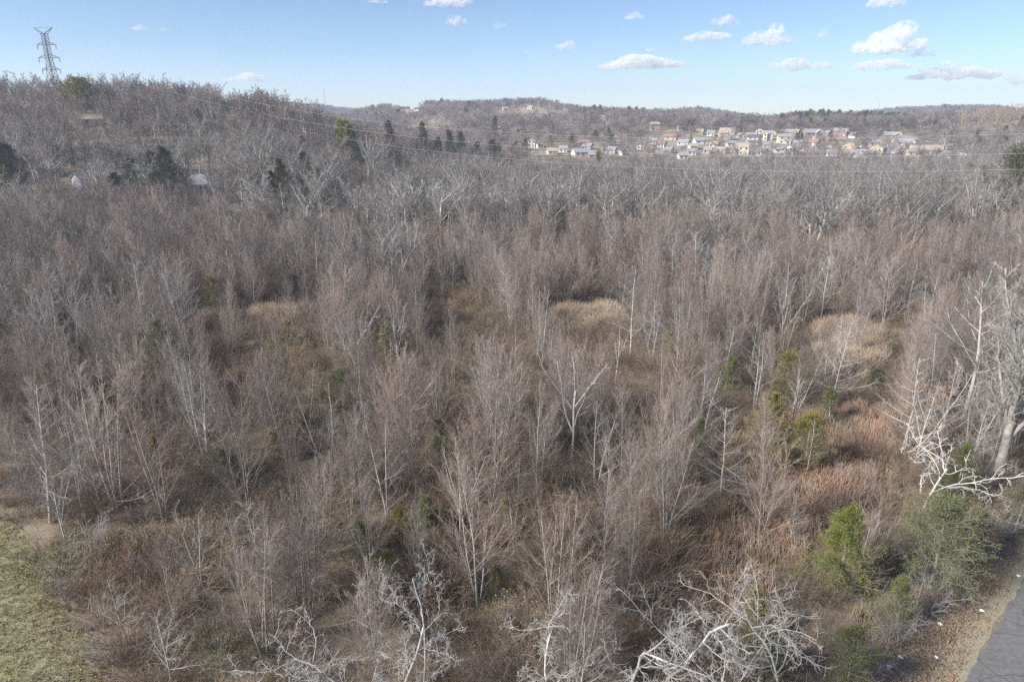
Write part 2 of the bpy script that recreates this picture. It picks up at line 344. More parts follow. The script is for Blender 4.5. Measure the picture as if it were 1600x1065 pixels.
def cedar(seed, slim, leafmat, n1=46, nl=3400, size=.34, n2=8, lo=.03, round_=False):
    return make_tree('cedar', seed, 10, 1, 1, .13, [
        dict(n=n1, t=(lo, .99), ang=56, ang_t=34, sd=12, ratio=slim, tap=.80 if not round_ else .5, up=.09, seg=4, wob=.10, rr=.35, rmin=.02, sides=3, hump=round_),
        dict(n=n2, t=(.12, 1), ang=46, sd=14, ratio=.44, tap=.35, up=.06, seg=3, rr=.5, rmin=.012, wob=.14)],
        [M['stem'], M['stem'], leafmat], leaves=dict(n=nl, size=size, asp=.34, spread=.13, dirj=.42))
CEDAR = [cedar(500, .34, M['cedar'], 60, 9500, .20, 12), cedar(501, .30, M['cedaro'], 60, 9000, .20, 12, round_=True), cedar(502, .36, M['cedar'], 60, 10000, .20, 12, round_=True), cedar(503, .33, M['cedaro'], 60, 9500, .20, 12)]
CEDARB = [cedar(510, .42, M['cedarb'], 80, 20000, .17, 16, round_=True), cedar(511, .40, M['cedarb'], 80, 20000, .17, 16)]
DARK = [cedar(520, .33, M['dark'], 50, 6000, .32, 10), cedar(521, .42, M['dark'], 50, 6000, .32, 10)]
PINE = [make_tree('pine', 530, 10, 1, 2, .17, [
        dict(n=26, t=(.30, .98), ang=62, ang_t=30, sd=10, ratio=.45, tap=.35, up=.05, seg=5, wob=.09, rr=.4, rmin=.025, hump=True),
        dict(n=9, t=(.25, 1), ang=42, ratio=.42, tap=.3, up=.06, seg=3, rr=.5, rmin=.015, wob=.14)],
        [M['bark'], M['bark'], M['pine']], leaves=dict(n=5200, size=.55, asp=.4, spread=.22, dirj=.6)) if False else
        make_tree('pine', 530, 10, 1, 2, .17, [
        dict(n=26, t=(.30, .98), ang=62, ang_t=30, sd=10, ratio=.45, tap=.35, up=.05, seg=5, wob=.09, rr=.4, rmin=.025, hump=True),
        dict(n=9, t=(.25, 1), ang=42, ratio=.42, tap=.3, up=.06, seg=3, rr=.5, rmin=.015, wob=.14)],
        [M['bark'], M['bark'], M['pine']], leaves=dict(n=5200, size=.5, asp=.4, spread=.2, dirj=.6))]
def shrub(seed, leafmat, n, size, mats=None, ht=2.2, arch=.0):
    return make_tree('shrub', seed, ht, 11, 34, .016, [
        dict(n=9, t=(.15, 1), ang=36, ratio=.48, tap=.5, up=.02, seg=4, wob=.14, rr=.6, rmin=.009),
        dict(n=6, t=(.15, 1), ang=40, ratio=.5, tap=.4, up=.0, seg=2, wob=.16, rr=.6, rmin=.0065)],
        (mats or [M['gtwig'], M['brush']]) + [leafmat], sides=4, wob=.12, up=.02 - arch, seg=6, base_flare=1,
        leaves=dict(n=n, size=size, spread=.1) if n else None)
SHRUB_G = shrub(600, M['greenleaf'], 2600, .075); SHRUB_Y = shrub(601, M['yellowleaf'], 900, .075)
SHRUB_R = shrub(602, M['deadleaf'], 900, .07); SHRUB_P = shrub(603, M['deadleaf'], 0, .1, [M['gtwig'], M['gtwig']])
# lighter versions for the middle and far distance, one joined mesh each
def lod(name, seed, kind_, tw, mats):
    if kind_ == 'sap':
        st = 1 + seed % 4
        return make_tree(name, seed, 10, st, 7 if st > 1 else 1, .07, [
            dict(n=(26, 16, 11, 9)[st - 1], t=(.12, .97), ang=33, ang_t=20, ratio=.55, tap=.85, up=.07, seg=3, wob=.06, rr=.42, rmin=tw * 1.6),
            dict(n=12, t=(.1, 1), ang=29, ratio=.45, tap=.5, up=.06, seg=2, rr=.5, rmin=tw, wob=.08),
            dict(n=4, t=(.15, 1), ang=30, ratio=.5, tap=.4, up=.05, seg=1, rr=.6, rmin=tw * .8)], mats, sides=4, seg=5, lod=True, norm=False)
    if kind_ == 'tall':
        return make_tree(name, seed, 10, 1, 5, .17, [
            dict(n=7 + seed % 3, t=(.4, 1), ang=34, sd=9, ratio=1.25, tap=.45, up=.03, seg=6, wob=.09, rr=.6, rmin=.035, sides=4, tip=.25),
            dict(n=10, t=(.15, 1), ang=40, sd=10, ratio=.42, tap=.6, up=.03, seg=4, wob=.1, rr=.5, rmin=tw * 1.6),
            dict(n=10, t=(.1, 1), ang=40, ratio=.44, tap=.45, up=.03, seg=2, wob=.12, rr=.5, rmin=tw),
            dict(n=2, t=(.2, 1), ang=36, ratio=.5, tap=.4, up=.02, seg=1, rr=.6, rmin=tw * .8)], mats, sides=5, seg=4, trunk_len=.48, lod=True, twig_from=2)
    if kind_ == 'far':
        return make_tree(name, seed, 10, 1, 4, .15, [
            dict(n=8, t=(.35, 1), ang=42, sd=10, ratio=1.15, tap=.5, up=.02, seg=3, wob=.1, rr=.6, rmin=tw * 1.5),
            dict(n=9, t=(.15, 1), ang=44, ratio=.46, tap=.5, up=.02, seg=2, rr=.5, rmin=tw, wob=.1),
            dict(n=4, t=(.15, 1), ang=44, ratio=.5, tap=.4, up=.0, seg=1, rr=.7, rmin=tw * .8)], mats, sides=3, seg=2, trunk_len=.5, lod=True, twig_from=1)
SAP_L = [lod('sapling_far', 700 + s, 'sap', .013, [M['stem'], M['twig']]) for s in range(6)]
GREY_T = [lod('tall_grey', 720 + s, 'tall', .014, [M['gstem'] if s % 2 else M['stem'], M['ctwig']]) for s in range(4)]
PALE_T = [lod('tall_pale', 740 + s, 'tall', .016, [M['white'], M['gtwig'] if s % 2 else M['ctwig']]) for s in range(4)]
HILL_T = [lod('hill_tree', 760 + s, 'tall', .025, [M['stem'], M['hill']] if s != 2 else [M['gstem'], M['ctwig']]) for s in range(4)]
HERO_T = [lod('pale_giant', 750 + s, 'tall', .026, [M['snag'], M['wtwig']]) for s in range(3)]
FAR_T = [lod('far_tree', 780 + s, 'far', .075, [M['far'], M['far']]) for s in range(4)]
GOLD_T = [lod('gold_tree', 790 + s, 'far', .03, [M['gold'], M['gold']]) for s in range(2)]
def blob_conifer(seed, m, n=330, size=1.3):
    return make_tree('far_conifer', seed, 10, 1, 1, .12, [dict(n=34, t=(.08, .99), ang=66, ang_t=20, ratio=.34, tap=.85, up=.06, seg=2, rr=.4, rmin=.03)],
                     [M['bark'], M['bark'], m], sides=3, seg=4, lod=True, leaves=dict(n=n, size=size, asp=.5, spread=.25, dirj=.5))
FAR_C = [blob_conifer(800, M['dark']), blob_conifer(801, M['dark']), blob_conifer(802, M['cedar'])]

# ------------------------------------------------------------------ scattered masses (geometry nodes), for what nobody could count
HID = {}
def proto_coll(name, meshes):
    c = bpy.data.collections.new(name)
    for i, me in enumerate(meshes):
        c.objects.link(bpy.data.objects.new('%s_%s' % (name, 'abcdefghijklmnop'[i]), me))
    return c
def scatter(name, pts, coll, nproto, scl, rng, label, tilt=.05, rz=None):
    pts = np.asarray(pts, np.float32); N = len(pts)
    me = bpy.data.meshes.new(name); me.vertices.add(N); me.vertices.foreach_set('co', pts.ravel())
    rot = np.stack([rng.normal(0, tilt, N), rng.normal(0, tilt, N), rng.uniform(0, 6.28, N)], 1).astype(np.float32)
    S = np.asarray(scl, np.float32)
    if S.ndim == 1: S = np.stack([S * rng.uniform(.85, 1.15, N), S * rng.uniform(.85, 1.15, N), S], 1).astype(np.float32)
    a = me.attributes.new('rot', 'FLOAT_VECTOR', 'POINT'); a.data.foreach_set('vector', rot.ravel())
    a = me.attributes.new('scl', 'FLOAT_VECTOR', 'POINT'); a.data.foreach_set('vector', np.ascontiguousarray(S).ravel())
    a = me.attributes.new('idx', 'INT', 'POINT'); a.data.foreach_set('value', rng.integers(0, nproto, N).astype(np.int32))
    o = link(name, me); kind(o, 'stuff', label)
    ng = bpy.data.node_groups.new(name, 'GeometryNodeTree')
    ng.interface.new_socket('Geometry', in_out='INPUT', socket_type='NodeSocketGeometry')
    ng.interface.new_socket('Geometry', in_out='OUTPUT', socket_type='NodeSocketGeometry')
    n = ng.nodes; L = ng.links
    gi = n.new('NodeGroupInput'); go = n.new('NodeGroupOutput'); mp = n.new('GeometryNodeMeshToPoints')
    ip = n.new('GeometryNodeInstanceOnPoints'); ci = n.new('GeometryNodeCollectionInfo')
    ci.inputs['Collection'].default_value = coll; ci.inputs['Separate Children'].default_value = True; ci.inputs['Reset Children'].default_value = True
    ip.inputs['Pick Instance'].default_value = True
    def attr(nm, ty):
        q = n.new('GeometryNodeInputNamedAttribute'); q.data_type = ty; q.inputs['Name'].default_value = nm; return q.outputs['Attribute']
    er = n.new('FunctionNodeEulerToRotation'); L.new(attr('rot', 'FLOAT_VECTOR'), er.inputs[0])
    L.new(gi.outputs[0], mp.inputs[0]); L.new(mp.outputs[0], ip.inputs['Points']); L.new(ci.outputs[0], ip.inputs['Instance'])
    L.new(attr('idx', 'INT'), ip.inputs['Instance Index']); L.new(er.outputs[0], ip.inputs['Rotation']); L.new(attr('scl', 'FLOAT_VECTOR'), ip.inputs['Scale'])
    L.new(ip.outputs[0], go.inputs[0])
    md = o.modifiers.new('scatter', 'NODES'); md.node_group = ng
    return o

# ------------------------------------------------------------------ ground plan
def poly_in(x, y, poly):
    x = np.asarray(x); y = np.asarray(y); ins = np.zeros(x.shape, bool); n = len(poly)
    for i in range(n):
        x1, y1 = poly[i]; x2, y2 = poly[(i + 1) % n]
        c = ((y1 > y) != (y2 > y)) & (x < (x2 - x1) * (y - y1) / (y2 - y1 + 1e-12) + x1); ins ^= c
    return ins
def gp(px, py): a = at(px, py); return (a[0], a[1])
lawn_edge = [gp(0, 808), gp(35, 830), gp(62, 878), (gp(70, 905)), gp(92, 950), gp(130, 985), gp(165, 1020), gp(178, 1064)]
LAWN = [(-75, 60), (-52, 54)] + lawn_edge + [(-18, 20), (-12, 8), (-14, -40), (-75, -40)]
r_a, r_b = np.array(gp(1507, 1064)), np.array(gp(1600, 905))
r_dir = (r_b - r_a) / np.linalg.norm(r_b - r_a); r_nrm = np.array((r_dir[1], -r_dir[0]))
def road_pt(s, o): p = r_a + r_dir * s + r_nrm * o; return (p[0], p[1])
ROAD = [road_pt(-60, 0), road_pt(45, 0), road_pt(45, 6.2), road_pt(-60, 6.2)]
VERGE = [road_pt(-60, -1.3), road_pt(0, -1.25), road_pt(8, -.9), road_pt(16, -.8), road_pt(45, -.8), road_pt(45, 0.02), road_pt(-60, 0.02)]
LEAFBAND = [road_pt(-60, -5), gp(1362, 1064), gp(1400, 990), gp(1455, 935), gp(1500, 880), gp(1548, 836), gp(1600, 800), road_pt(45, -3), road_pt(45, -.75), road_pt(16, -.75), road_pt(8, -.85), road_pt(0, -1.2), road_pt(-60, -1.2)]

xs = np.concatenate([np.linspace(-1900, -420, 46)[:-1], np.linspace(-420, -60, 62)[:-1], np.linspace(-60, 60, 61)[:-1], np.linspace(60, 480, 70)[:-1], np.linspace(480, 1900, 46)])
ys = np.concatenate([np.linspace(-120, 0, 16)[:-1], np.linspace(0, 110, 56)[:-1], np.linspace(110, 620, 120)[:-1], np.linspace(620, 2380, 150)])
X, Y = np.meshgrid(xs, ys); Z = H(X, Y)
idx = np.arange(X.size).reshape(X.shape)
Q = np.stack([idx[:-1, :-1], idx[:-1, 1:], idx[1:, 1:], idx[1:, :-1]], -1).reshape(-1, 4)
def ground_mat(name, cols, scales, bump=.5, thr=(.42, .62)):
    m = bpy.data.materials.new(name); m.use_nodes = True; n = m.node_tree.nodes; L = m.node_tree.links; b = n['Principled BSDF']
    b.inputs['Roughness'].default_value = .95; b.inputs['Specular IOR Level'].default_value = .1
    tc = n.new('ShaderNodeTexCoord'); cur = None
    for i, (c, s) in enumerate(zip(cols, scales)):
        if i == 0:
            rgb = n.new('ShaderNodeRGB'); rgb.outputs[0].default_value = (*c, 1); cur = rgb.outputs[0]; continue
        t = n.new('ShaderNodeTexNoise'); t.inputs['Scale'].default_value = s; t.inputs['Detail'].default_value = 5; t.inputs['Roughness'].default_value = .7
        L.new(tc.outputs['Object'], t.inputs['Vector'])
        r = n.new('ShaderNodeMapRange'); r.inputs['From Min'].default_value = thr[0]; r.inputs['From Max'].default_value = thr[1]; L.new(t.outputs['Fac'], r.inputs['Value'])
        mx = n.new('ShaderNodeMix'); mx.data_type = 'RGBA'; L.new(r.outputs[0], mx.inputs[0]); L.new(cur, mx.inputs[6]); mx.inputs[7].default_value = (*c, 1); cur = mx.outputs[2]
    L.new(cur, b.inputs['Base Color'])
    if bump:
        bp = n.new('ShaderNodeBump'); bp.inputs['Strength'].default_value = bump; bp.inputs['Distance'].default_value = .08
        L.new(t.outputs['Fac'], bp.inputs['Height']); L.new(bp.outputs[0], b.inputs['Normal'])
    return m
soil = ground_mat('leaf_litter_soil', [(0.19, 0.15, 0.115), (0.25, 0.20, 0.15), (0.13, 0.10, 0.08), (0.30, 0.25, 0.18)], [1, .25, 1.4, 5.0])
ground = link('ground', mesh_np('ground', np.stack([X, Y, Z], -1).reshape(-1, 3), Q, [soil])); kind(ground, 'structure')
def sheet(name, poly, dz, m, step=1.5, jitter=.25):
    """a flat sheet with a slightly ragged edge lying just above the ground"""
    rng = np.random.default_rng(len(name)); P = []
    for i in range(len(poly)):
        a = np.array(poly[i]); b = np.array(poly[(i + 1) % len(poly)]); L_ = np.linalg.norm(b - a); k = max(1, int(L_ / step))
        for j in range(k):
            p = a + (b - a) * j / k
            P.append(p + (rng.normal(0, jitter, 2) if jitter else 0))
    import bmesh
    bm = bmesh.new(); vs = [bm.verts.new((p[0], p[1], 0)) for p in P]; f = bm.faces.new(vs)
    bmesh.ops.triangulate(bm, faces=[f])
    me = bpy.data.meshes.new(name); bm.normal_update(); bm.to_mesh(me); bm.free(); me.materials.append(m)
    if me.polygons and me.polygons[0].normal.z < 0: me.flip_normals()
    o = link(name, me); o.location = (0, 0, dz); return kind(o, 'structure')
lawn_m = ground_mat('mown_lawn', [(0.245, 0.235, 0.12), (0.30, 0.27, 0.16), (0.18, 0.20, 0.09), (0.34, 0.305, 0.20), (0.15, 0.135, 0.075)], [1, .35, .9, 4.0, 9.0])
sheet('lawn', LAWN, .012, lawn_m)
sheet('leafy_verge', LEAFBAND, .012, ground_mat('leafy_dirt', [(0.20, 0.152, 0.115), (0.26, 0.19, 0.135), (0.31, 0.275, 0.235), (0.15, 0.11, 0.085)], [1, 1.2, .35, 6.0]))
sheet('dry_grass_verge', VERGE, .018, ground_mat('dry_verge_grass', [(0.33, 0.295, 0.205), (0.27, 0.235, 0.155), (0.40, 0.36, 0.275), (0.22, 0.195, 0.13)], [1, .8, 3.0, 9.0]), jitter=.1)
def asphalt():
    m = ground_mat('asphalt', [(0.142, 0.138, 0.140), (0.178, 0.173, 0.174), (0.118, 0.115, 0.118), (0.188, 0.184, 0.182)], [1, .5, 14.0, 3.5], bump=.15)
    n = m.node_tree.nodes; L = m.node_tree.links; b = n['Principled BSDF']; src = b.inputs['Base Color'].links[0].from_socket
    tc = n.new('ShaderNodeTexCoord'); vo = n.new('ShaderNodeTexVoronoi'); vo.feature = 'DISTANCE_TO_EDGE'; vo.inputs['Scale'].default_value = .42
    nz = n.new('ShaderNodeTexNoise'); nz.inputs['Scale'].default_value = 1.5; nz.inputs['Detail'].default_value = 5
    mixv = n.new('ShaderNodeMix'); mixv.data_type = 'VECTOR'; mixv.inputs[0].default_value = .28
    L.new(tc.outputs['Object'], nz.inputs['Vector']); L.new(tc.outputs['Object'], mixv.inputs[4]); L.new(nz.outputs['Color'], mixv.inputs[5]); L.new(mixv.outputs[1], vo.inputs['Vector'])
    lt = n.new('ShaderNodeMath'); lt.operation = 'LESS_THAN'; lt.inputs[1].default_value = .006; L.new(vo.outputs['Distance'], lt.inputs[0])
    mx = n.new('ShaderNodeMix'); mx.data_type = 'RGBA'; mx.inputs[7].default_value = (.085, .082, .085, 1)
    L.new(lt.outputs[0], mx.inputs[0]); L.new(src, mx.inputs[6]); L.new(mx.outputs[2], b.inputs['Base Color']); return m
sheet('road', ROAD, .026, asphalt(), step=.5, jitter=.07)

def drape(name, poly, m, step, dz=.25, knd='structure'):
    """a patch of field or street following the terrain"""
    P = np.array(poly); lo = P.min(0); hi = P.max(0)
    gx = np.arange(lo[0], hi[0] + step, step); gy = np.arange(lo[1], hi[1] + step, step); x, y = np.meshgrid(gx, gy)
    i = np.arange(x.size).reshape(x.shape); q = np.stack([i[:-1, :-1], i[:-1, 1:], i[1:, 1:], i[1:, :-1]], -1).reshape(-1, 4)
    cx = x.ravel()[q].mean(1); cy_ = y.ravel()[q].mean(1); q = q[poly_in(cx, cy_, poly)]
    if len(q) == 0: return None
    o = link(name, mesh_np(name, np.stack([x, y, H(x, y) + dz], -1).reshape(-1, 3), q, [m])); return kind(o, knd)
field_m = ground_mat('winter_field', [(0.31, 0.26, 0.165), (0.25, 0.205, 0.125), (0.36, 0.31, 0.21)], [1, .05, .3], bump=0)
yard_m = ground_mat('winter_yard', [(0.29, 0.25, 0.185), (0.36, 0.33, 0.275), (0.22, 0.19, 0.14)], [1, .04, .15], bump=0)
FIELDS = {
 'yard': [gp(830, 244), gp(1050, 247), gp(1560, 247), gp(1530, 236), gp(1420, 213), gp(1300, 209), gp(1130, 206), gp(1030, 212), gp(900, 222), gp(830, 226)],
 'field_ridge': [gp(576, 178), gp(600, 172.5), gp(640, 171.5), gp(668, 173), gp(640, 177), gp(610, 178)],
 'field_slope': [gp(622, 200), gp(660, 190), gp(705, 181), gp(690, 190), gp(650, 200)],
 'field_crest': [gp(765, 173), gp(800, 170), gp(850, 169), gp(886, 178), gp(884, 183), gp(840, 178), gp(790, 178)],
 'field_knoll': [gp(1030, 203), gp(1062, 204), gp(1066, 207), gp(1030, 206)],
 'field_woods': [gp(532, 258), gp(608, 264), gp(608, 270), gp(532, 266)],
}
for k_, p_ in FIELDS.items():
    drape('far_yard' if k_ == 'yard' else 'field', p_, yard_m if k_ == 'yard' else field_m, 6 if k_ == 'yard' else 5)
street_m = ground_mat('pale_street', [(0.30, 0.30, 0.31), (0.35, 0.35, 0.36)], [1, .2], bump=0)
drape('street', [gp(1340, 222), gp(1362, 216), gp(1378, 217), gp(1400, 230), gp(1392, 231), gp(1366, 222)], street_m, 3, .5)

# ------------------------------------------------------------------ houses
def wallbox(m, w, d, h, gable, axis_x=True, x0=0, y0=0):
    """walls with two gables; ridge along x when axis_x"""
    a, b = w / 2, d / 2
    V = [(-a, -b, -2.5), (a, -b, -2.5), (a, b, -2.5), (-a, b, -2.5), (-a, -b, h), (a, -b, h), (a, b, h), (-a, b, h)]
    F = [(0, 1, 5), (0, 5, 4), (1, 2, 6), (1, 6, 5), (2, 3, 7), (2, 7, 6), (3, 0, 4), (3, 4, 7)]
    if axis_x: V += [(-a, 0, h + gable), (a, 0, h + gable)]; F += [(3, 4, 8), (7, 4, 8)][1:] + [(5, 6, 9)]
    else: V += [(0, -b, h + gable), (0, b, h + gable)]; F += [(4, 5, 8), (6, 7, 9)]
    V = np.array(V, float); V[:, 0] += x0; V[:, 1] += y0; m.add(V, F)
def roofslabs(m, w, d, h, gable, axis_x=True, x0=0, y0=0, ov=.45, th=.22):
    a, b = (w / 2 + ov, d / 2) if axis_x else (d / 2 + ov, w / 2)
    k = gable / b
    for s in (-1, 1):
        pr = [(0, gable + .03), (s * (b + ov), -k * ov + .03), (s * (b + ov), -k * ov + .03 + th), (0, gable + .03 + th * 1.1)]
        V = []
        for e in (-a, a):
            for (q, z) in pr: V.append((e, q, h + z) if axis_x else (q, e, h + z))
        V = np.array(V, float); V[:, 0] += x0; V[:, 1] += y0
        F = [(0, 1, 2), (0, 2, 3), (4, 6, 5), (4, 7, 6)]
        for i in range(4): j = (i + 1) % 4; F += [(i, i + 4, j), (j, i + 4, j + 4)]
        m.add(V, F)
def house(px, py, wpx, st, wall, roof, label, yaw=0.0, depth=None, gable=None, front=False, wing=None, chimney=False, porch=False, garage=False, windows=True, cat='house', grp='houses in the valley'):
    x, y, z = at(px, py); dist = math.hypot(x, y); w = wpx / FPX * dist * (.84 if py < 260 else .98); d = depth or min(10, max(6, w * .7)); h = 2.45 * st
    gb = gable or (d if not front else w) * .27
    rz = -math.atan2(x, y) + R(yaw)
    t = thing('house', label, cat, (x, y, z), rz, 1, grp)
    m = MB(); wallbox(m, w, d, h, gb, not front); link('wall', m.mesh('house_wall', [M[wall]]), t)
    m = MB(); roofslabs(m, w, d, h, gb, not front); rf = link('roof', m.mesh('house_roof', [M[roof]]), t)
    if chimney:
        m = MB(); m.box((w * .28, .6, h + gb + .1), (.9, .9, 2.2)); link('chimney', m.mesh('chimney', [M['w_red']]), rf)
    if wing:
        ww = w * .38; x0 = wing * w * .24; dd = 2.4; m = MB(); wallbox(m, ww, dd, h, ww * .42, False, x0, -d / 2 - dd / 2 + .02)
        link('gable_wing', m.mesh('wing_wall', [M[wall]]), t)
        m = MB(); roofslabs(m, ww, dd, h + .02, ww * .42, False, x0, -d / 2 - dd / 2 - .1, .3); link('wing_roof', m.mesh('wing_roof', [M[roof]]), t)
        m = MB(); hw = ww * .5; zz = h; yy = -d / 2 - dd - .42
        m.bar((x0 - hw - .3, yy, zz - .15), (x0, yy, zz + ww * .42 + .1), .16); m.bar((x0 + hw + .3, yy, zz - .15), (x0, yy, zz + ww * .42 + .1), .16)
        link('white_bargeboard', m.mesh('bargeboard', [M['trim']]), t)
    if windows:
        n = max(2, int(w / 3.4)); f = -d / 2
        wm = MB(); wm.box((0, -.03, 0), (1.3, .1, 1.6)); wme = wm.mesh('window_frame', [M['trim']])
        pm = MB(); pm.box((0, -.06, 0), (1.02, .1, 1.3)); pme = pm.mesh('window_pane', [M['glass']])
        for s in range(st):
            for i in range(n):
                xx = -w / 2 + w * (i + .5) / n
                if s == 0 and i == n // 2: continue
                if wing and abs(xx - wing * w * .24) < w * .24: yy = f - 2.38
                else: yy = f
                o = link('window', wme, t, (xx, yy, 1.4 + 2.4 * s)); link('pane', pme, o)
        dm = MB(); dm.box((0, -.04, 1.05), (1.0, .1, 2.1)); link('door', dm.mesh('door', [M['trim' if wall == 'w_red' else 'r_red']]), t, (-w / 2 + w * (n // 2 + .5) / n, f - (2.38 if wing and abs(-w / 2 + w * (n // 2 + .5) / n - wing * w * .24) < w * .2 else 0), 0))
    if garage:
        gm = MB(); gm.box((w * .3, -d / 2 - .05, 1.1), (4.2, .1, 2.2)); link('garage_door', gm.mesh('garage_door', [M['trim']]), t)
    if porch:
        pm_ = MB(); pm_.box((0, -d / 2 - 1.1, 2.75), (w * .96, 2.2, .18)); link('porch_roof', pm_.mesh('porch_roof', [M['r_dark']]), t)
        cm = MB(); cm.box((0, 0, 1.3), (.2, .2, 2.6)); cme = cm.mesh('porch_post', [M['trim']])
        for i in range(4): link('porch_post', cme, t, (-w * .45 + i * w * .3, -d / 2 - 2.0, 0))
    return t
